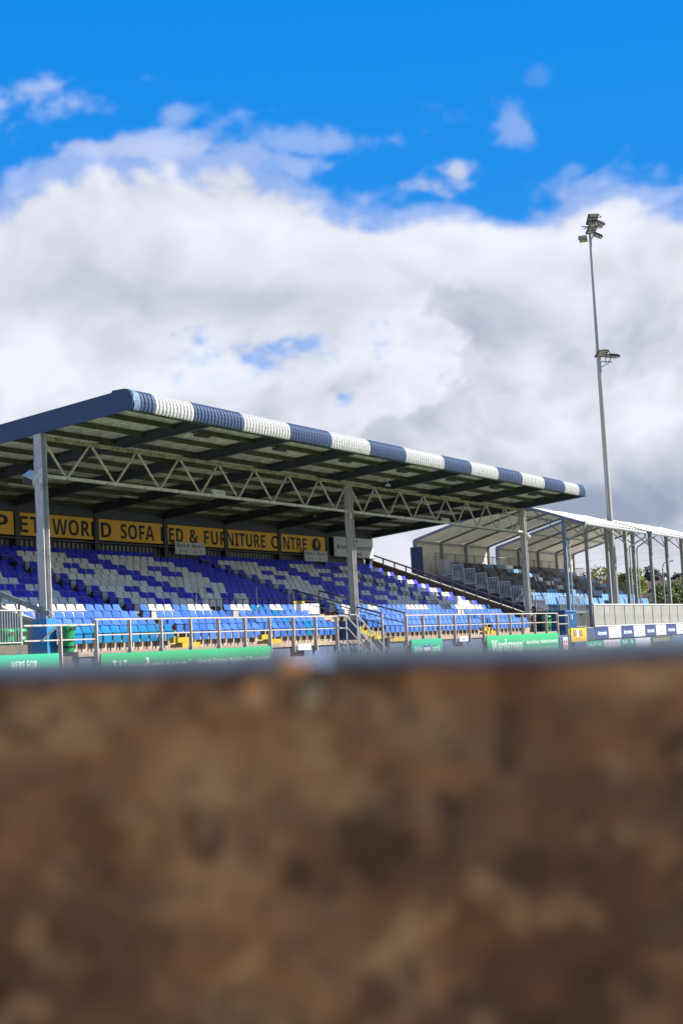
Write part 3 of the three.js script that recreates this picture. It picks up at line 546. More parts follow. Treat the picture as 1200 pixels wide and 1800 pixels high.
// ---------------------------------------------------------------- rails, boards and fittings along the front of the stand
{
  const Zr = 28.8;
  const guard = (label, xs, x0, x1, yTop = 2.86, yMid = 2.37, foot = 1.5) => {
    const t = thing('guard_rail', label, 'railing', P((x0 + x1) / 2, foot, Zr), 'guard rails along the front of the covered stand');
    part(t, 'top_rail', bx(x0, x1, yTop - 0.05, yTop, Zr - 0.03, Zr + 0.03), M.rail);
    part(t, 'middle_rail', bx(x0, x1, yMid - 0.04, yMid, Zr - 0.02, Zr + 0.02), M.rail);
    for (const x of xs) part(t, 'post', [bx(x - 0.025, x + 0.025, foot, yTop - 0.052, Zr - 0.065, Zr + 0.065), bx(x - 0.06, x + 0.06, foot - 0.02, foot + 0.12, Zr + 0.066, Zr + 0.085)], M.rail);
  };
  const span = (a, b, n) => [...Array(n).keys()].map((i) => a + (b - a) * i / (n - 1));
  guard('long metal guard rail above the left green board', span(37.75, 53.45, 10), 37.7, 54.26);
  guard('long metal guard rail above the right green boards', span(59.86, 79.05, 12), 59.82, 79.1);
  guard('short lower guard rail above the gap beside the left post', [36.0], 34.35, 37.68, 2.70, 2.25, 1.2);
  guard('short low guard rail at the right corner of the stand', [80.7], 79.12, 80.75, 2.73, 2.26, 1.2);

  // stair rails down the middle aisle, and the steps' rails in front of the recess
  const stair = thing('stair_handrails', 'pair of sloping dark handrails on the middle steps', 'handrail', P(58.9, 1.85, 31));
  for (const x of [57.66, 60.0]) {
    part(stair, 'handrail', beam(P(x, 4.2, 33.14), P(x, 2.93, 28.85), 0.05, 0.07), M.darkRail);
    part(stair, 'lower_rail', beam(P(x, 3.75, 33.14), P(x, 2.48, 28.85), 0.035, 0.045), M.darkRail);
    part(stair, 'post', bx(x - 0.04, x + 0.04, 3.1, 4.2, 33.1, 33.18), M.rail);
    part(stair, 'post', bx(x - 0.03, x + 0.03, x > 59 ? 1.7 : 0.5, 2.93, 28.82, 28.9), M.rail);
  }
  part(stair, 'cross_rail', bx(57.7, 59.96, 3.7, 3.74, 33.12, 33.16), M.rail);
  part(stair, 'front_rail', bx(60.02, 61.9, 2.83, 2.88, 28.95, 29.0), M.darkRail);
  const ramp = thing('pitch_steps_rail', 'sloping pale handrail of the steps down to the pitch', 'handrail', P(55.6, 0, 28.6));
  for (const Z of [28.7, 28.2]) {
    part(ramp, 'handrail', [beam(P(54.1, 2.86, Z), P(57.7, 0.8, Z), 0.04, 0.04), beam(P(54.1, 2.86, Z), P(53.5, 2.86, Z), 0.04, 0.04)], M.galv);
    part(ramp, 'lower_rail', beam(P(54.1, 2.4, Z), P(57.7, 0.34, Z), 0.03, 0.03), M.galv);
    for (const [x, y] of [[54.1, 2.86], [55.2, 2.23], [56.3, 1.6]]) part(ramp, 'post', bx(x - 0.025, x + 0.025, Math.max(0, y - 1.9), y, Z - 0.02, Z + 0.02), M.galv);
  }
  for (let i = 0; i < 6; i++) part(ramp, 'step', bx(54.3 + i * 0.5, 54.8 + i * 0.5, 0, 1.45 - i * 0.27, 28.2, 28.7), M.wallBlue);

  // hooped grab rails at the lower aisles
  const hoop = (x, Z, y, h, w, r, label) => {
    const t = thing('grab_rail', label, 'handrail', P(x, y, Z), 'bent tubular grab rails beside the aisle');
    part(t, 'bent_tube', pipe([P(x, y, Z), P(x, y + h * 0.75, Z), P(x + w * 0.15, y + h * 0.96, Z), P(x + w * 0.5, y + h, Z), P(x + w * 0.9, y + h * 0.93, Z), P(x + w, y + h * 0.75, Z), P(x + w * 0.85, y + 0.02, Z - 0.25)], r, 32, 6, 0.5), M.chrome);
  };
  hoop(49.3, 32.7, 2.95, 1.1, 0.38, 0.02, 'bent tubular grab rail at the left edge of the aisle');
  hoop(50.35, 32.5, 2.7, 1.05, 0.36, 0.02, 'bent tubular grab rail on the right edge of the aisle');
  hoop(51.5, 32.4, 2.7, 1.05, 0.42, 0.02, 'bent tubular grab rail two seats right of the aisle');
  hoop(52.3, 31.8, 2.45, 1.0, 0.4, 0.02, 'lower bent tubular grab rail in the pale blue seats');
  for (const [x, Z, y, l] of [[50.2, 32.9, 2.95, 'thin upright pole beside the aisle grab rails'], [54.25, 32.95, 2.95, 'thin upright pole among the sunlit grey seats'], [57.05, 33.0, 2.95, 'thin upright pole left of the stair handrails']]) solo('barrier_pole', l, 'pole', rod(P(x, y, Z), P(x, y + 1.35, Z), 0.022), M.galv, P(x, y, Z), 'upright barrier poles');

  // printed boards on the front wall
  const green = mat([0.02, 0.42, 0.17], 0.5);
  const ward = (withSecond) => canvasMat(2048, 320, (g, w, h) => {
    g.fillStyle = '#23ad6a'; g.fillRect(0, 0, w, h);
    g.save(); g.font = 'bold 100px serif'; g.fillStyle = '#f4f7f4'; const m = g.measureText('Wardgroup'); g.translate(w * 0.055, h * 0.70); g.scale(w * 0.41 / m.width, 2.3); g.fillText('Wardgroup', 0, 0); g.restore();
    fit(g, '®', w * 0.47, w * 0.485, h * 0.24, h * 0.32, '% sans-serif', '#f4f7f4');
    fit(g, 'Glass & Glazing | Painting & Decorating', w * 0.52, w * 0.98, h * 0.27, h * 0.42, 'bold % sans-serif', '#f4f7f4');
    fit(g, 'Roofing & Insulation | Plumbing & Heating', w * 0.52, w * 0.98, h * 0.55, h * 0.68, '% sans-serif', '#cfe9d8');
  });
  const wm = ward();
  board('pitchside_board', 'long green Wardgroup board under the left guard rail', 'advertising board', 37.85, 48.1, 0.55, 1.765, 28.72, green, wm);
  board('pitchside_board', 'green Wardgroup board under the rail near the right post', 'advertising board', 68.72, 78.85, 0.55, 1.765, 28.72, green, wm);
  const small = canvasMat(512, 200, (g, w, h) => {
    g.fillStyle = '#1fa87f'; g.fillRect(0, 0, w, h);
    fit(g, 'Rckie', w * 0.08, w * 0.32, h * 0.24, h * 0.42, 'italic bold % serif', '#f2f6f4'); fit(g, 'patchi.', w * 0.64, w * 0.93, h * 0.24, h * 0.42, 'italic bold % serif', '#f2f6f4');
    g.fillStyle = '#2b3f97'; g.beginPath(); g.moveTo(w * 0.37, h * 0.18); g.lineTo(w * 0.48, h * 0.23); g.lineTo(w * 0.59, h * 0.18); g.lineTo(w * 0.585, h * 0.46); g.lineTo(w * 0.48, h * 0.60); g.lineTo(w * 0.375, h * 0.46); g.fill();
    g.fillStyle = '#e9e6ef'; g.fillRect(w * 0.38, h * 0.27, w * 0.2, h * 0.13); g.beginPath(); g.ellipse(w * 0.48, h * 0.5, w * 0.03, h * 0.07, 0, 0, 7); g.fill();
    fit(g, 'Wardgroup', w * 0.22, w * 0.78, h * 0.68, h * 0.84, '% serif', '#dff1e8');
  });
  board('pitchside_board', 'small square green board with a shield emblem', 'advertising board', 60.15, 63.45, 0.4, 1.76, 28.72, green, small);
  const here = canvasMat(512, 256, (g, w, h) => { g.fillStyle = '#22b389'; g.fillRect(0, 0, w, h); fit(g, 'HERE FOR', w * 0.418, w * 0.73, h * 0.128, h * 0.31, 'bold % sans-serif', '#f5f8f7'); });
  board('pitchside_board', 'green board reading HERE FOR at the left edge', 'advertising board', 30.4, 33.92, 0.5, 1.83, 27.2, green, here);
  const signF = (t) => canvasMat(256, 72, (g, w, h) => { g.fillStyle = '#c3c7cf'; g.fillRect(0, 0, w, h); fit(g, t, w * 0.24, w * 0.76, h * 0.2, h * 0.8, '% sans-serif', '#20304f'); });
  board('dugout_sign', 'small white sign reading HOME on the blue wall', 'sign', 50.03, 51.04, 1.55, 1.78, 28.66, M.white, signF('HOME'));
  board('dugout_sign', 'small white sign on the wall right of the small green board', 'sign', 65.26, 66.3, 1.55, 1.79, 28.66, M.white, signF('AWAY'));
  const emb = canvasMat(128, 256, (g, w, h) => { g.fillStyle = '#eef0f0'; g.fillRect(0, 0, w, h); g.fillStyle = '#c4313f'; g.fillRect(w * 0.15, h * 0.2, w * 0.28, h * 0.22); g.fillRect(w * 0.55, h * 0.2, w * 0.28, h * 0.22); g.fillRect(w * 0.2, h * 0.5, w * 0.22, h * 0.24); g.fillRect(w * 0.55, h * 0.5, w * 0.25, h * 0.24); });
  part(thing('end_wall_screen', 'blue wall end carrying a narrow white sign', 'wall', P(79.95, 0, 28.78)), 'wall_panel', bx(79.15, 80.75, 0, 1.62, 28.76, 28.84), M.wallBlue);
  board('emblem_sign', 'narrow white sign with red marks on the blue panel', 'sign', 79.5, 80.2, 0.7, 1.50, 28.70, M.white, emb);
  const mkm = canvasMat(512, 256, (g, w, h) => {
    g.fillStyle = '#d0a606'; g.fillRect(0, 0, w, h); g.fillStyle = '#0c2a78'; g.font = 'bold 110px sans-serif';
    fit(g, 'M', w * 0.12, w * 0.36, h * 0.1, h * 0.64, 'bold % sans-serif', '#0c2a78'); fit(g, 'M', w * 0.50, w * 0.74, h * 0.1, h * 0.64, 'bold % sans-serif', '#0c2a78');
    g.fillStyle = '#f3f3ee'; g.fillRect(w * 0.375, h * 0.1, w * 0.11, h * 0.54); fit(g, 'K', w * 0.37, w * 0.475, h * 0.16, h * 0.56, 'bold % sans-serif', '#c9d3e8');
    fit(g, 'BUILDING', w * 0.26, w * 0.58, h * 0.75, h * 0.83, 'bold % sans-serif', '#7d6a18');
  });
  board('pitchside_board', 'yellow board with blue M letters below the blue container', 'advertising board', 80.85, 83.5, 1.2, 1.98, 28.7, M.yellow, mkm);
  part(thing('yellow_edge_board', 'narrow yellow strip on the rail beside the yellow board', 'sign', P(80.55, 1.5, 28.74)), 'panel', bx(80.45, 80.62, 1.62, 1.92, 28.7, 28.74), M.yellow);

  // small panels inside the stand
  const white = canvasMat(256, 128, (g, w, h) => { g.fillStyle = '#f3f3f3'; g.fillRect(0, 0, w, h); fit(g, 'ARROWSMITH', w * 0.42, w * 0.97, h * 0.68, h * 0.9, 'bold % sans-serif', '#8f88b4'); });
  board('white_panel', 'white panel under the stair handrails behind the pale blue seats', 'sign', 56.05, 58.25, 3.12, 3.55, 32.2, M.white, white);
  part(thing('yellow_edge_strip', 'dull yellow painted edge above the white panel', 'edge strip', P(57, 3.6, 32.25)), 'painted_strip', bx(55.95, 56.9, 3.56, 3.66, 32.16, 32.24), M.yellow);

  // bins
  const bin = (x, y, Z, label) => {
    const t = thing('litter_bin', label, 'bin', P(x, y, Z), 'green litter bins');
    const lathe = (pts) => clean(new THREE.LatheGeometry(pts.map(([r, h]) => new THREE.Vector2(r, h)), 14).translate(x, y, -Z));
    part(t, 'body', lathe([[0, 0], [0.21, 0], [0.22, 0.02], [0.25, 0.66], [0.24, 0.66]]), M.binGreen);
    part(t, 'band', lathe([[0.235, 0.14], [0.237, 0.14], [0.238, 0.20], [0.236, 0.20]]), M.black);
    part(t, 'hood', lathe([[0.25, 0.66], [0.27, 0.67], [0.27, 0.80], [0.24, 0.88], [0, 0.90]]), M.binGreen);
    part(t, 'opening', bx(x - 0.12, x + 0.12, y + 0.69, y + 0.78, Z - 0.275, Z - 0.262), M.black);
  };
  bin(37.2, 1.855, 29.5, 'green litter bin at the foot of the left post');
  bin(34.45, 1.745, 29.55, 'green litter bin behind the barrier, left one of two');
  bin(35.0, 1.745, 29.55, 'green litter bin behind the barrier, right one of two');
  bin(78.75, 1.855, 29.3, 'green litter bin right of the right post');

  // barrier on its dark plinth at the left edge
  const pl = thing('barrier_plinth', 'dark grey plinth under the barrier at the left edge', 'plinth', P(31.7, 0, 28.1));
  part(pl, 'plinth_box', bx(30.2, 32.85, 0, 2.1, 27.42, 28.7), M.parapet);
  const cb = thing('crowd_barrier', 'upright barred metal barrier on the dark plinth', 'barrier', P(31.7, 2.1, 27.6));
  part(cb, 'frame', [rod(P(30.4, 3.05, 27.6), P(32.8, 3.05, 27.6), 0.025), rod(P(30.4, 2.16, 27.6), P(32.8, 2.16, 27.6), 0.02), rod(P(32.8, 2.1, 27.6), P(32.8, 3.05, 27.6), 0.025), rod(P(30.4, 2.1, 27.6), P(30.4, 3.05, 27.6), 0.025)], M.galv);
  for (let i = 1; i < 22; i++) { const x = 30.4 + i * 2.4 / 22; part(cb, 'bar', rod(P(x, 2.16, 27.6), P(x, 3.04, 27.6), 0.011), M.galv); }
  const sp = thing('scaffold_post', 'galvanised scaffold tube with couplers beside the barrier', 'post', P(32.95, 1.8, 27.7));
  part(sp, 'tube', rod(P(32.95, 1.4, 27.7), P(32.95, 3.0, 27.7), 0.03), M.galv);
  for (const y of [2.25, 2.9]) part(sp, 'coupler', bx(32.89, 33.01, y, y + 0.08, 27.64, 27.76), M.galv);
  const lb = thing('bracing_bar', 'dark diagonal bar against the blue post casing', 'brace', P(35.2, 2.2, 28.8));
  part(lb, 'bar', beam(P(35.05, 2.2, 28.75), P(35.75, 2.6, 28.75), 0.04, 0.05), M.darkRail);

  // fittings under the roof
  for (let k = 1; k <= 7; k++) {
    const x = XL + BAY / 4 * k + 0.1, Z = 27.75, y = rb(Z) - 0.02;
    const t = thing('eave_floodlight', `black floodlight bracket under the eave, ${ordinal(k - 1)} from the left gable`, 'floodlight', P(x, y, Z), 'floodlights under the eave');
    part(t, 'bracket', pipe([P(x - 0.16, y + 0.35, Z), P(x - 0.2, y + 0.02, Z), P(x - 0.12, y - 0.04, Z), P(x + 0.12, y - 0.04, Z), P(x + 0.2, y + 0.02, Z), P(x + 0.16, y + 0.35, Z)], 0.018, 20, 5), M.black);
    part(t, 'lamp_body', beam(P(x - 0.15, y + 0.0, Z - 0.02), P(x + 0.5, y - 0.03, Z - 0.1), 0.2, 0.05), M.black);
  }
  for (const [x, l] of [[44.5, 'left'], [51.7, 'second'], [60.2, 'third'], [68, 'fourth']]) {
    const Z = 37.2, y = rb(Z) + 0.2, t = thing('strip_light', `unlit white strip light under the roof, ${l} of four`, 'strip light', P(x, y, Z), 'strip lights under the roof');
    part(t, 'batten', bx(x - 0.75, x + 0.75, y + 0.04, y + 0.09, Z - 0.05, Z + 0.05), M.white); part(t, 'tube', rod(P(x - 0.72, y + 0.02, Z), P(x + 0.72, y + 0.02, Z), 0.018), M.white);
  }
  const dc = thing('dome_camera', 'white dome camera hanging above the girder', 'camera', P(61.1, 8.6, 30.05));
  part(dc, 'stem', rod(P(61.1, 8.85, 29.9), P(61.1, 9.35, 29.9), 0.02), M.white);
  part(dc, 'housing', clean(new THREE.SphereGeometry(0.13, 14, 8, 0, 7, 0, 1.7).translate(61.1, 8.74, -29.9)), M.white);
  part(dc, 'dome', clean(new THREE.SphereGeometry(0.10, 14, 8).translate(61.1, 8.70, -29.9)), M.black);
  for (const [x, l] of [[47.3, 'left'], [67.9, 'right']]) { const t = thing('emergency_light', `white louvred light box on the ${l} girder chord`, 'light', P(x, 7.48, 30.15), 'light boxes on the girders'); part(t, 'housing', prismX([[30.1, 7.48], [30.1, 7.58], [30.16, 7.66], [30.24, 7.66], [30.24, 7.48]], x - 0.36, x + 0.36), M.white); for (let i = 0; i < 5; i++) part(t, 'louvre', bx(x - 0.28 + i * 0.13, x - 0.22 + i * 0.13, 7.49, 7.57, 30.085, 30.099), M.panelGrey); }
  const cl = thing('wall_lamp', 'small white lamp on the middle post below the girder', 'lamp', P(57.4, 7.1, 30.05)); part(cl, 'lamp_body', clean(new THREE.CapsuleGeometry(0.055, 0.12, 4, 8).translate(57.52, 7.2, -30.02)), M.white); part(cl, 'arm', bx(57.5, 57.62, 7.3, 7.34, 30.0, 30.06), M.white);
  const c3 = thing('wall_lamp', 'small white lamp on the right post below the girder', 'lamp', P(78.6, 7.2, 30.05)); part(c3, 'lamp_body', clean(new THREE.SphereGeometry(0.11, 10, 8).translate(78.66, 7.16, -30.0)), M.white); part(c3, 'arm', bx(78.54, 78.66, 7.28, 7.33, 30.0, 30.05), M.white);
  const fl = thing('square_floodlight', 'square white floodlight on the left post', 'floodlight', P(36.5, 7.2, 30.0));
  part(fl, 'lamp_housing', uvm(new THREE.CylinderGeometry(0.17, 0.26, 0.34, 4).rotateY(Math.PI / 4)).applyMatrix4(new THREE.Matrix4().makeRotationFromEuler(new THREE.Euler(0.5, 0.3, -0.75)).setPosition(36.25, 7.28, -29.9)), M.white);
  part(fl, 'lamp_glass', uvm(new THREE.BoxGeometry(0.33, 0.012, 0.33)).applyMatrix4(new THREE.Matrix4().makeRotationFromEuler(new THREE.Euler(0.5, 0.3, -0.75)).multiply(new THREE.Matrix4().makeTranslation(0, -0.172, 0)).setPosition(new THREE.Vector3(36.25, 7.28, -29.9).add(new THREE.Vector3(0, -0.178, 0).applyEuler(new THREE.Euler(0.5, 0.3, -0.75))))), M.glass);
  part(fl, 'bracket', [beam(P(36.4, 7.38, 30.0), P(36.96, 7.40, 30.1), 0.05, 0.06), bx(36.88, 36.955, 7.15, 7.62, 30.02, 30.1)], M.white);
}

// ---------------------------------------------------------------- the second, temporary stand with two marquee roofs
{
  const rows = 9, sz = (k) => 31.6 + 0.745 * k, sy = (k) => 3.05 + 0.319 * k, X0 = 84.45, X1 = 106.1;
  const ter = thing('temporary_terrace', 'stepped seating deck of the temporary stand', 'terrace', P(95, 0, 34.5));
  for (let k = 0; k < rows; k++) part(ter, 'deck_step', bx(X0, X1, sy(k) - 0.5, sy(k), sz(k) - 0.69, sz(k) + 0.06), M.panelGrey);
  part(ter, 'side_skirt', prismX([[30.9, 0], [30.9, sy(0) - 0.02], [38.3, sy(8) - 0.02 + 0.1], [38.3, 0]], 84.36, 84.44), M.navy, 'dark blue skirt closing the side of the deck');
  part(ter, 'front_skirt', bx(X0, X1, 0, sy(0) - 0.02, 30.85, 30.9), M.navyDark);
  part(ter, 'front_walkway', bx(84.4, 109, 1.9, 2.0, 29.1, 30.84), M.panelGrey);
  part(ter, 'back_deck', bx(X0, X1, sy(8) - 0.2, sy(8) + 0.1, 37.63, 39.2), M.panelGrey);

  // seats: mostly black, some light blue
  const bk = bend(plate(0.43, 0.36, 0.88, 0.13, 0.05, 0.02), 0.8, 0.2, 0.36).translate(0, 0, 0.07), pn = uvm(new THREE.BoxGeometry(0.38, 0.05, 0.36).translate(0, 0.42, 0.24)), ft = uvm(new THREE.BoxGeometry(0.05, 0.4, 0.08).translate(0, 0.2, 0.16));
  const whole = merge([bk, pn, ft]);
  const tones = { k: [0.010, 0.014, 0.022], l: [0.10, 0.235, 0.44] }, mats = { k: [mat(tones.k, 0.6, null), mat([0.055, 0.066, 0.085], 0.5, null)], l: [mat(tones.l, 0.4, null), mat([0.13, 0.28, 0.49], 0.4, null)] };  // the lighter black tone paints in highlights seen on the shell edges
  const list = [], rnd = rng(21);
  for (let k = 0; k < rows; k++) for (let i = 0; i < 42; i++) {
    const x = X0 + 0.45 + i * 0.5; let c = 'k';
    if (k < 2) c = 'l'; else if (k === 2 && (i % 9 < 4)) c = 'l';
    if (Math.abs(i - (38 - 4.1 * (k - 1) + (k > 4 ? 3 : 0))) < 1.6 && k > 1) c = 'l';
    if (k === 8 && i > 14 && i < 18) c = 'l'; if (i > 38 && k > 3) c = 'l';
    if (x > 95.4 && x < 97.6 && k < 2) continue;     // the mast stands here
    list.push({ x, k, i, c, d: Math.hypot(x, sz(k)), v: rnd() < 0.5 ? 0 : 1 });
  }
  list.sort((a, b) => a.d - b.d);
  list.slice(0, 300).forEach((s) => {
    const m = shade(new THREE.Mesh(whole, mats[s.c][s.v])); m.name = numbered('bucket_seat'); m.position.copy(P(s.x, sy(s.k), sz(s.k)));
    m.userData = { label: `${s.c === 'k' ? 'black' : 'light blue'} bucket seat under the marquee, ${ordinal(s.i)} from left, ${ordinal(s.k)} row`, category: 'seat', group: 'bucket seats of the temporary stand' };
    scene.add(m);
  });
  const far = list.slice(300), im = shade(new THREE.InstancedMesh(whole, mat([1, 1, 1], 0.36, null), far.length)); im.name = 'distant_bucket_seats'; im.userData = { kind: 'stuff', label: 'farthest black and light blue seats of the temporary stand', category: 'seats' };
  const m4 = new THREE.Matrix4(), col = new THREE.Color();
  far.forEach((s, i) => { im.setMatrixAt(i, m4.makeTranslation(s.x, sy(s.k), -sz(s.k))); im.setColorAt(i, col.setRGB(...tones[s.c])); });
  scene.add(im);

  // marquee roofs
  const prof = [[28.62, 8.10], [29.84, 8.54], [31.2, 9.03], [32.3, 9.38], [33.0, 9.52], [33.7, 9.52], [34.5, 9.36], [36.84, 8.72], [39.54, 7.96]];
  const marquee = (xs, label, first) => {
    const n = xs.length, t = thing('marquee_roof', label, 'marquee', P((xs[0] + xs[n - 1]) / 2, 0, 34), 'white marquee roofs over the temporary stand');
    xs.forEach((x, i) => {
      const end = i === 0, c = [];
      for (let j = 1; j < prof.length; j++) c.push(beam(P(x, prof[j - 1][1] - 0.05, prof[j - 1][0]), P(x, prof[j][1] - 0.05, prof[j][0]), 0.10, 0.14));
      part(t, 'portal_rafter', c, end ? M.pvcBlue : M.alu);
      part(t, 'front_post', bx(x - 0.11, x + 0.11, 2.0, 8.46, 29.72, 29.92), end && first ? M.pvcBlue : M.alu);
      part(t, 'back_post', bx(x - 0.1, x + 0.1, 4.6, 7.9, 39.38, 39.58), M.alu);
      const br = [rod(P(x, 7.45, 29.9), P(x, 9.02, 31.6), 0.035), rod(P(x, 7.85, 29.75), P(x, 8.25, 29.05), 0.03)];
      if (i > 0) br.push(rod(P(x, 7.2, 29.8), P(x - 1.5, 8.35, 29.8), 0.03)); if (i < n - 1) br.push(rod(P(x, 7.6, 29.8), P(x + 0.7, 8.4, 29.8), 0.025));
      part(t, 'knee_brace', br, M.alu);
      if (i === n - 1) return;
      const a = x + 0.02, b = xs[i + 1] - 0.02;
      // the sheet of one bay in two slopes
      for (const [nm, j0, j1, m] of [['front_roof_panel', 0, 4, M.roofFabric], ['back_roof_panel', 4, 8, M.roofFabric]]) {
        const p = [], ix = [], u = []; const S = 4;
        for (let j = j0; j <= j1; j++) for (let q = 0; q <= S; q++) { const k = q / S, sag = 0.05 * Math.sin(Math.PI * k); p.push(a + (b - a) * k, prof[j][1] + 0.05 - sag, -prof[j][0]); u.push(a + (b - a) * k, prof[j][0]); if (j > j0 && q) { const o = p.length / 3 - 1; ix.push(o, o - S - 1, o - 1, o - S - 1, o - S - 2, o - 1); } }
        const g = new THREE.BufferGeometry(); g.setAttribute('position', new THREE.Float32BufferAttribute(p, 3)); g.setAttribute('uv', new THREE.Float32BufferAttribute(u, 2)); g.setIndex(ix); g.computeVertexNormals();
        part(t, nm, g, m);
      }
      for (const j of [3, 6, 7]) part(t, 'roof_purlin', bx(a + 0.05, b - 0.05, prof[j][1] - 0.14, prof[j][1] - 0.06, prof[j][0] - 0.04, prof[j][0] + 0.04), M.alu);
      part(t, 'eave_purlin', bx(a + 0.05, b - 0.05, 7.80, 7.9, 39.42, 39.50), M.alu);
      part(t, 'front_eave_beam', bx(a + 0.05, b - 0.05, 8.28, 8.36, 29.74, 29.88), M.alu);
      part(t, 'back_panel', bx(a + 0.06, b - 0.06, 5.2, 7.975, 39.53, 39.56), M.cream);
    });
    // gutter with its downpipe
    part(t, 'gutter', pipe([P(xs[0] - 0.15, 8.02, 28.5), P((xs[0] + xs[n - 1]) / 2, 8.0, 28.5), P(xs[n - 1] + 0.2, 7.98, 28.5)], 0.09, 6, 8), M.galv);
    for (let i = 0; i < (xs[n - 1] - xs[0]) / 0.65; i++) part(t, 'gutter_hanger', bx(xs[0] + 0.1 + i * 0.65, xs[0] + 0.14 + i * 0.65, 8.0, 8.16, 28.48, 28.66), M.galv);
    for (const [x, s] of [[xs[0], 1], [xs[n - 1], -1]]) part(t, 'downpipe', pipe([P(x - s * 0.14, 8.0, 28.5), P(x - s * 0.16, 7.72, 28.5), P(x + 0.12, 7.2, 29.5), P(x + 0.17, 6.9, 29.62), P(x + 0.17, 2.0, 29.62)], 0.055, 40, 7, 0.3), M.galv);
    return t;
  };
  const mA = marquee([84, 87.9, 91.8, 95.7], 'white marquee roof left of the floodlight mast', true);
  marquee([97.3, 101.25, 105.2, 109.1, 113], 'white marquee roof right of the floodlight mast');
  part(mA, 'side_screen', bx(83.85, 83.9, 4.9, 7.5, 38.95, 39.75), M.navy, 'blue side screen at the back corner');

  // mesh guard along the back
  const bg = thing('back_guard_fence', 'grey mesh guard fence behind the black seats', 'fence', P(95, sy(8), 38.4));
  part(bg, 'top_tube', rod(P(84.5, 7.08, 38.4), P(106, 7.08, 38.4), 0.025), M.alu);
  for (let i = 0; i <= 14; i++) { const x = 84.5 + i * 1.535; part(bg, 'post', rod(P(x, 5.6, 38.4), P(x, 7.08, 38.4), 0.03), M.alu); if (i < 14) { const g = []; for (let q = 1; q < 8; q++) g.push(rod(P(x + q * 0.19, 5.75, 38.4), P(x + q * 0.19, 7.06, 38.4), 0.006, 0.006, 4)); for (let q = 0; q < 7; q++) g.push(rod(P(x, 5.8 + q * 0.18, 38.4), P(x + 1.53, 5.8 + q * 0.18, 38.4), 0.006, 0.006, 4)); part(bg, 'mesh_panel', g, M.alu); } }

  // barred barriers stepping down both ends
  const barrier = (x, Z, y, label, group, m) => {
    const t = thing('step_barrier', label, 'barrier', P(x, y, Z), group);
    const a = Z - 0.35, b = Z + 0.35;
    part(t, 'frame', [rod(P(x, y, a), P(x, y + 1.0, a), 0.022), rod(P(x, y, b), P(x, y + 1.0, b), 0.022), rod(P(x, y + 1.0, a), P(x, y + 1.0, b), 0.022), rod(P(x, y + 0.08, a), P(x, y + 0.08, b), 0.02)], m);
    for (let i = 1; i < 7; i++) { const z = a + 0.7 * i / 7; part(t, 'bar', rod(P(x, y + 0.08, z), P(x, y + 1.0, z), 0.017, 0.017, 6), m); }
  };
  const rowName = (k) => ['lowest', 'second lowest', 'third lowest', 'fourth lowest', 'middle', 'fourth highest', 'third highest', 'second highest', 'highest'][k];
  const pale = mat([0.46, 0.40, 0.36], 0.5);
  for (let k = 0; k < 9; k++) {
    barrier(84.2, sz(k) - 0.02, sy(k) - 0.02, `${rowName(k)} barred barrier stepping up the left side of the temporary stand`, 'barred barriers on the left side of the temporary stand', M.barrier);
    barrier(106.2, sz(k) - 0.02, sy(k) + 0.2, `${rowName(k)} barred barrier stepping down the far right side of the temporary stand`, 'barred barriers on the right side of the temporary stand', pale);
  }
  for (let k = 0; k < 3; k++) {
    const x0 = 84.9 + k * 1.55, t = thing('front_barrier', `barred front barrier of the temporary stand, ${ordinal(k)} from the left post`, 'barrier', P(x0 + 0.7, 2.0, 30.7), 'barred barriers in front of the lowest light blue seats');
    part(t, 'frame', [rod(P(x0, 2.95, 30.7), P(x0 + 1.4, 2.95, 30.7), 0.022), rod(P(x0, 2.1, 30.7), P(x0 + 1.4, 2.1, 30.7), 0.02), rod(P(x0, 2.0, 30.7), P(x0, 3.95, 30.7), 0.022), rod(P(x0 + 1.4, 2.0, 30.7), P(x0 + 1.4, 3.95, 30.7), 0.022), rod(P(x0, 3.95, 30.7), P(x0 + 1.4, 3.95, 30.7), 0.022)], M.galv);
    for (let i = 1; i < 11; i++) part(t, 'bar', rod(P(x0 + i * 0.127, 2.95, 30.7), P(x0 + i * 0.127, 3.95, 30.7), 0.011, 0.011, 6), M.galv);
  }

  // clear screen along the front
  const sc = thing('screen_fence', 'milky clear screen fence above the hoardings', 'fence', P(97, 1.98, 29.0));
  for (let i = 0; i < 13; i++) {
    const x = 85.9 + i * 2.0;
    part(sc, 'pane', bx(x + 0.04, x + 1.96, 2.1, 3.3, 29.0, 29.008), M.screen);
    part(sc, 'post', bx(x - 0.03, x + 0.03, 1.98, 3.36, 28.96, 29.05), M.galv);
  }
  part(sc, 'top_rail', bx(85.87, 112, 3.31, 3.37, 28.955, 29.055), M.white);
  part(sc, 'bottom_rail', bx(85.87, 112, 2.02, 2.08, 28.955, 29.055), M.white);

  // hoardings: an upper and a lower row
  const acr = canvasMat(256, 128, (g, w, h) => { g.fillStyle = '#26386b'; g.fillRect(0, 0, w, h); fit(g, 'Acronis', w * 0.2, w * 0.86, h * 0.34, h * 0.68, 'bold % sans-serif', '#f0f2f6'); });
  const pale2 = canvasMat(256, 128, (g, w, h) => { g.fillStyle = '#c4c9cb'; g.fillRect(0, 0, w, h); fit(g, 'cornet', w * 0.14, w * 0.48, h * 0.38, h * 0.52, '% sans-serif', '#94857c'); fit(g, 'eam', w * 0.5, w * 0.86, h * 0.38, h * 0.52, 'bold % sans-serif', '#3f9fa4'); g.fillStyle = '#4a4e54'; g.fillRect(w * 0.36, h * 0.64, w * 0.34, h * 0.05); });
  const plainNavy = canvasMat(64, 64, (g, w, h) => { g.fillStyle = '#3a4a63'; g.fillRect(0, 0, w, h); });
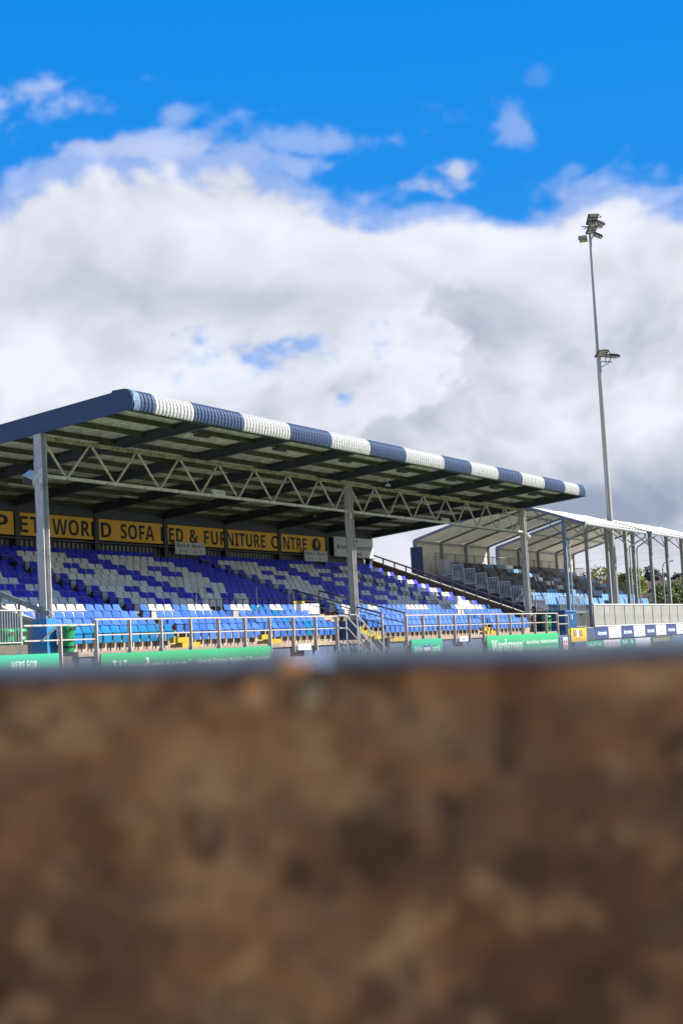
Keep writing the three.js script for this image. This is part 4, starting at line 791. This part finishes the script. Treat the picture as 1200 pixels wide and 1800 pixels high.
  const ub = [83.52, 85.15, 87.69, 90.13, 92.68, 95.11, 97.53, 99.92, 102.41, 104.9, 107.4];
  for (let i = 0; i < ub.length - 1; i++) board('perimeter_hoarding', i === 0 ? 'plain slate blue hoarding right of the yellow board' : i % 2 ? `navy hoarding with white lettering, ${ordinal((i - 1) / 2)} from the yellow board` : `white hoarding with pale teal lettering, ${ordinal(i / 2 - 1)} from the yellow board`, 'hoarding', ub[i] + 0.01, ub[i + 1] - 0.01, 1.28, 1.98, 28.75, i % 2 ? M.navy : M.white, i === 0 ? plainNavy : i % 2 ? acr : pale2, 'upper row of hoardings');
  const lowF = (bg, t, fg) => canvasMat(256, 96, (g, w, h) => { g.fillStyle = bg; g.fillRect(0, 0, w, h); if (t) fit(g, t, w * 0.12, w * 0.88, h * 0.12, h * 0.42, 'bold % serif', fg); });
  const lows = [[80.9, 82.6, '#34507a', '', '#fff', 'low blue hoarding under the yellow board'], [82.64, 85.9, '#1fa080', 'and us', '#d9f2ea', 'low teal hoarding with white lettering'], [85.9, 89.0, '#d9d4dc', 'M W M', '#a58fb0', 'low pale hoarding with lilac lettering, left one'], [89.0, 92.1, '#1f8f78', 'W A', '#d9f2ea', 'low green hoarding with pale lettering'], [92.1, 95.3, '#cfcfe0', '', '#fff', 'low plain lilac hoarding'], [95.3, 100.3, '#3b4658', 'HOME OF SPORT', '#c9cc55', 'low dark hoarding with yellow lettering'], [100.3, 106, '#49708a', '', '#fff', 'low steel blue hoarding at the right edge']];
  for (const [a, b, bg, tx, fg, label] of lows) board('low_hoarding', label, 'hoarding', a + 0.01, b - 0.01, 0.45, 1.2, 28.5, M.panelGrey, lowF(bg, tx, fg), 'lower row of hoardings');

  // blue container behind the yellow board
  const ct = thing('blue_container', 'ribbed blue metal container above the yellow board', 'container', P(83.2, 0, 30));
  part(ct, 'shell', bx(82.1, 84.05, 0, 2.92, 29.45, 30.6), M.containerBlue);
  for (let i = 0; i < 10; i++) part(ct, 'rib', bx(82.14 + i * 0.195, 82.24 + i * 0.195, 0, 2.8, 29.41, 29.449), M.containerBlue);
  part(ct, 'lid', bx(82.02, 84.13, 2.922, 3.03, 29.36, 30.68), M.containerBlue);
  part(ct, 'label_plate', bx(83.12, 83.24, 2.5, 2.78, 29.395, 29.408), M.white);
  const dw = thing('dark_screen_wall', 'dark wall between the stand and the blue container', 'wall', P(80.5, 0, 31.2)); part(dw, 'wall_panel', bx(79.0, 82.0, 0, 2.95, 31.2, 31.3), M.navyDark);
}

// ---------------------------------------------------------------- floodlight mast
{
  const x = 96.5, Z = 31.0, t = thing('floodlight_mast', 'tall tapering steel floodlight mast in front of the clouds', 'floodlight mast', P(x, 0, Z));
  part(t, 'pole', [rod(P(x, 0, Z), P(x, 7.2, Z), 0.24, 0.215, 16), rod(P(x, 7.2, Z), P(x, 19, Z), 0.205, 0.15, 16), rod(P(x, 19, Z), P(x, 29.0, Z), 0.145, 0.085, 16)], M.mast);
  part(t, 'joint_collar', [rod(P(x, 7.1, Z), P(x, 7.25, Z), 0.222, 0.222, 16), rod(P(x, 18.9, Z), P(x, 19.1, Z), 0.16, 0.16, 16)], M.mast);
  // a lamp head: bar of three louvred light panels on a yoke; yaw, pitch of the face, roll
  const head = (px, py, pZ, yaw, pitch, roll, size = 1) => { const s = size * 0.78;
    const m = new THREE.Matrix4().makeRotationFromEuler(new THREE.Euler(pitch, yaw, roll, 'YXZ')).setPosition(px, py, -pZ);
    const g = (w, h, d, X, Y, Q) => uvm(new THREE.BoxGeometry(w * s, h * s, d * s).translate(X * s, Y * s, Q * s)).applyMatrix4(m);
    const h = part(t, 'lamp_head', [g(0.95, 0.05, 1.0, 0, 0.0, 0), g(0.06, 0.14, 1.0, -0.46, -0.02, 0), g(0.06, 0.14, 1.0, 0.46, -0.02, 0), ...[-0.33, 0, 0.33].map((q) => g(0.95, 0.12, 0.05, 0, -0.02, q + 0.16)), g(0.8, 0.12, 0.8, 0, 0.09, 0)], M.black);
    for (const q of [-0.34, -0.01, 0.32]) part(h, 'light_panel', g(0.86, 0.03, 0.24, 0, -0.05, q), M.lampFace);
    part(h, 'yoke', [g(0.04, 0.5, 0.05, -0.52, -0.28, -0.42), g(0.04, 0.5, 0.05, 0.52, -0.28, -0.42), g(1.08, 0.05, 0.05, 0, -0.52, -0.42)], M.black);
  };
  const view = -(90 - 27.893) * R;
  head(x - 0.05, 29.45, Z - 0.25, view + 0.25 + Math.PI, 0.85, -0.12);
  head(x + 0.28, 29.2, Z - 0.5, view - 1.1 + Math.PI, 0.25, 0.1);
  head(x - 0.25, 28.75, Z - 0.25, view + 0.35 + Math.PI, 0.65, -0.25);
  head(x + 0.25, 28.35, Z - 0.45, view - 1.5 + Math.PI, 0.45, 0, 0.8);
  head(x - 0.15, 28.2, Z + 0.45, view + 2.8, 0.6, 0, 0.7);
  part(t, 'cross_arm', [beam(P(x - 0.5, 28.95, Z + 0.4), P(x + 0.5, 28.95, Z - 0.8), 0.07, 0.07), beam(P(x - 0.3, 29.0, Z - 0.6), P(x + 0.3, 29.0, Z + 0.5), 0.07, 0.07)], M.galv);
  head(x - 0.05, 20.25, Z - 0.25, view + 0.2 + Math.PI, 0.35, -0.08);
  head(x + 0.4, 20.05, Z - 0.85, view - 1.35 + Math.PI, 0.1, 0.05);
  part(t, 'cross_arm', [beam(P(x, 19.75, Z), P(x + 0.4, 19.65, Z - 0.8), 0.07, 0.07), beam(P(x, 19.3, Z), P(x + 0.3, 19.6, Z - 0.6), 0.06, 0.06)], M.galv);
  part(t, 'access_hatch', bx(x - 0.05, x + 0.07, 6.2, 6.6, Z - 0.228, Z - 0.215), M.white);
}

// ---------------------------------------------------------------- beyond the ground: trees, a house, street lamps, wires
{
  const leafMat = (c) => mat(c, 0.9, null, { vertexColors: true });
  const tree = (name, label, X, Zc, h, rx, ry, cy, tone, seed, n, leaf, group) => {
    const r = rng(seed), t = thing(name, label, 'tree', P(X, 0, Zc), group);
    part(t, 'trunk', rod(P(X, 0, Zc), P(X + 0.2, cy, Zc), 0.28, 0.1, 8), M.bark);
    const limbs = []; for (let i = 0; i < 7; i++) { const a = i * 0.9 + r(), q = cy * (0.35 + 0.06 * i); limbs.push(rod(P(X, q, Zc), P(X + Math.cos(a) * rx * 0.7, q + ry * 0.6, Zc + Math.sin(a) * rx * 0.7), 0.09, 0.03, 5)); }
    part(t, 'limb', limbs, M.bark);
    const clumps = []; for (let i = 0; i < 42; i++) { const a = r() * 6.283, u = r() * 2 - 1, q = Math.pow(r(), 0.4), s = Math.sqrt(1 - u * u); clumps.push([X + Math.cos(a) * s * rx * q * 0.85, cy + u * ry * q * 0.85, -Zc + Math.sin(a) * s * rx * q * 0.85, (0.24 + 0.2 * r()) * Math.min(rx, ry), 0.75 + 0.5 * r()]); }
    const pos = [], nor = [], col = [], v = new THREE.Vector3(), e1 = new THREE.Vector3(), e2 = new THREE.Vector3(), nn = new THREE.Vector3();
    for (let i = 0; i < n; i++) {
      const c = clumps[Math.floor(r() * clumps.length)];
      v.set(r() * 2 - 1, r() * 2 - 1, r() * 2 - 1).normalize().multiplyScalar(c[3] * (0.55 + 0.5 * r())); nn.copy(v).normalize();
      const cx = c[0] + v.x, cyy = c[1] + v.y, cz = c[2] + v.z;
      e1.set(r() - 0.5, r() - 0.5, r() - 0.5).normalize(); e2.crossVectors(e1, nn.clone().add(new THREE.Vector3(r() - 0.5, r() - 0.5, r() - 0.5))).normalize(); const fn = new THREE.Vector3().crossVectors(e1, e2).normalize();
      const L = leaf * (0.6 + 0.8 * r()), Wd = L * 0.55, k = c[4] * (0.75 + 0.5 * r()), warm = r();
      const q = [[-L, 0], [0, -Wd], [L, 0], [0, Wd]].map(([a, b]) => [cx + e1.x * a + e2.x * b, cyy + e1.y * a + e2.y * b, cz + e1.z * a + e2.z * b]);
      for (const j of [0, 1, 2, 0, 2, 3]) { pos.push(...q[j]); nor.push(fn.x, fn.y, fn.z); col.push(k * (0.85 + 0.4 * warm), k, k * (0.8 + 0.3 * (1 - warm))); }
    }
    const g = new THREE.BufferGeometry(); g.setAttribute('position', new THREE.Float32BufferAttribute(pos, 3)); g.setAttribute('normal', new THREE.Float32BufferAttribute(nor, 3)); g.setAttribute('color', new THREE.Float32BufferAttribute(col, 3)); g.setAttribute('uv', new THREE.Float32BufferAttribute(new Float32Array(pos.length / 3 * 2), 2));
    part(t, 'crown', g, leafMat(tone));
  };
  const tg = 'trees beyond the temporary stand';
  tree('olive_green_tree', 'olive green rounded tree left of the mast foot', 144.4, 48.2, 8.0, 2.9, 3.0, 5.4, [0.19, 0.20, 0.045], 3, 6500, 0.16, tg);
  tree('yellow_green_tree', 'bright yellow green tree between the pairs of marquee posts', 145.9, 45.1, 8.0, 1.5, 3.0, 5.2, [0.20, 0.24, 0.045], 4, 6000, 0.16, tg);
  tree('yellow_green_tree', 'yellow green tree directly right of the mast', 147.5, 46.9, 7.6, 2.0, 2.6, 5.2, [0.15, 0.19, 0.04], 14, 5000, 0.16, tg);
  tree('dark_tree', 'tall dark evergreen tree behind the brown roof', 205.7, 60.4, 10.6, 2.5, 3.4, 7.7, [0.036, 0.052, 0.038], 5, 7000, 0.2, tg);
  tree('dark_tree', 'lower dark tree right of the tall evergreen', 226.1, 64.2, 9.3, 1.7, 2.4, 7.3, [0.028, 0.04, 0.028], 6, 4000, 0.2, tg);
  tree('dark_tree', 'distant dark tree at the right edge', 227, 62.3, 9.6, 2.4, 2.6, 7.6, [0.03, 0.04, 0.032], 7, 5000, 0.2, tg);
  const bgp = 'shrubs in front of the brown roofed house';
  tree('flowering_shrub', 'light green flowering shrub below the brown roof, left one', 127.3, 37.7, 5.0, 1.5, 1.7, 3.7, [0.21, 0.21, 0.08], 8, 4500, 0.11, bgp);
  tree('flowering_shrub', 'light green flowering shrub behind the street lamp', 127.6, 36.5, 5.2, 1.6, 1.9, 4.0, [0.18, 0.21, 0.07], 9, 4500, 0.11, bgp);
  tree('flowering_shrub', 'tallest light green shrub at the right edge', 128.2, 35.4, 5.6, 1.7, 2.0, 4.1, [0.17, 0.20, 0.065], 10, 4500, 0.11, bgp);

  const hx = 177, hz = 50.6, h = thing('bungalow', 'low house with a brown tiled hipped roof behind shrubs', 'house', P(hx, 0, hz));
  const hw = part(h, 'wall', bx(hx - 5, hx + 5, 0, 5.1, hz - 3.6, hz + 3.6), M.render);
  const hip = (a, b, c, d, y0, y1, rr) => { const v = [[a, y0, c], [b, y0, c], [b, y0, d], [a, y0, d], [(a + b) / 2, y1, c + rr], [(a + b) / 2, y1, d - rr]], f = [[0, 1, 4], [1, 2, 5], [1, 5, 4], [2, 3, 5], [3, 0, 4], [3, 4, 5], [0, 3, 2], [0, 2, 1]]; const p = []; f.forEach((t3) => t3.forEach((i) => p.push(v[i][0], v[i][1], -v[i][2]))); const g = new THREE.BufferGeometry(); g.setAttribute('position', new THREE.Float32BufferAttribute(p, 3)); g.computeVertexNormals(); return uvm(g); };
  const hr = part(h, 'roof', hip(hx - 5.4, hx + 5.4, hz - 4.0, hz + 4.0, 5.1, 7.6, 1.6), M.tiles);
  part(hr, 'wing_roof', hip(hx - 5.6, hx + 1, hz + 0.5, hz + 6.5, 4.6, 6.4, 1.4), M.tiles);
  part(hr, 'chimney', bx(hx + 2, hx + 2.7, 6, 8.0, hz + 0.6, hz + 1.2), M.render);
  part(hw, 'window', bx(hx - 5.03, hx - 5.005, 1.2, 2.6, hz - 1.5, hz + 0.4), M.glass);

  const lamp = (x, Z, H, arm, label) => {
    const t = thing('street_lamp', label, 'street lamp', P(x, 0, Z), 'street lamps beyond the ground');
    part(t, 'column', rod(P(x, 0, Z), P(x, H, Z), 0.09, 0.06, 8), M.alu);
    part(t, 'arm', pipe([P(x, H, Z), P(x + 0.05, H + 0.35, Z - 0.08), P(x + arm * 0.4, H + 0.55, Z - arm * 0.75), P(x + arm * 0.75, H + 0.58, Z - arm * 1.4)], 0.04, 16, 6, 0.5), M.alu);
    part(t, 'lantern', beam(P(x + arm * 0.72, H + 0.58, Z - arm * 1.35), P(x + arm, H + 0.6, Z - arm * 1.9), 0.2, 0.09), M.alu);
  };
  lamp(122.77, 35.25, 6.7, 0.42, 'street lamp with curved arm in front of the brown roof');
  lamp(186.3, 54.05, 8.0, -0.3, 'left of two tiny street lamps beside the dark tree');
  lamp(196.3, 56.7, 8.6, -0.3, 'right of two tiny street lamps beside the dark tree');

  const wire = (a, b, s, l) => { const m = a.clone().add(b).multiplyScalar(0.5); m.y -= s; solo('overhead_wire', l, 'wire', pipe([a, m, b], 0.016, 40, 5, 0.5), M.darkRail, a, 'overhead wires in the sky at the right'); };
  wire(P(150, 11.2, 60), P(262, 22.6, 60), 0.5, 'uppermost overhead wire above the marquee roof');
  wire(P(150, 10.5, 60), P(262, 21.4, 60), 0.5, 'second overhead wire above the marquee roof');
  wire(P(150, 8.7, 60), P(262, 17.8, 60), 0.5, 'overhead wire crossing behind the mast below the roof');
  wire(P(150, 8.0, 60), P(262, 16.4, 60), 0.5, 'lowest overhead wire behind the marquee posts');
}

renderer.render(scene, camera);
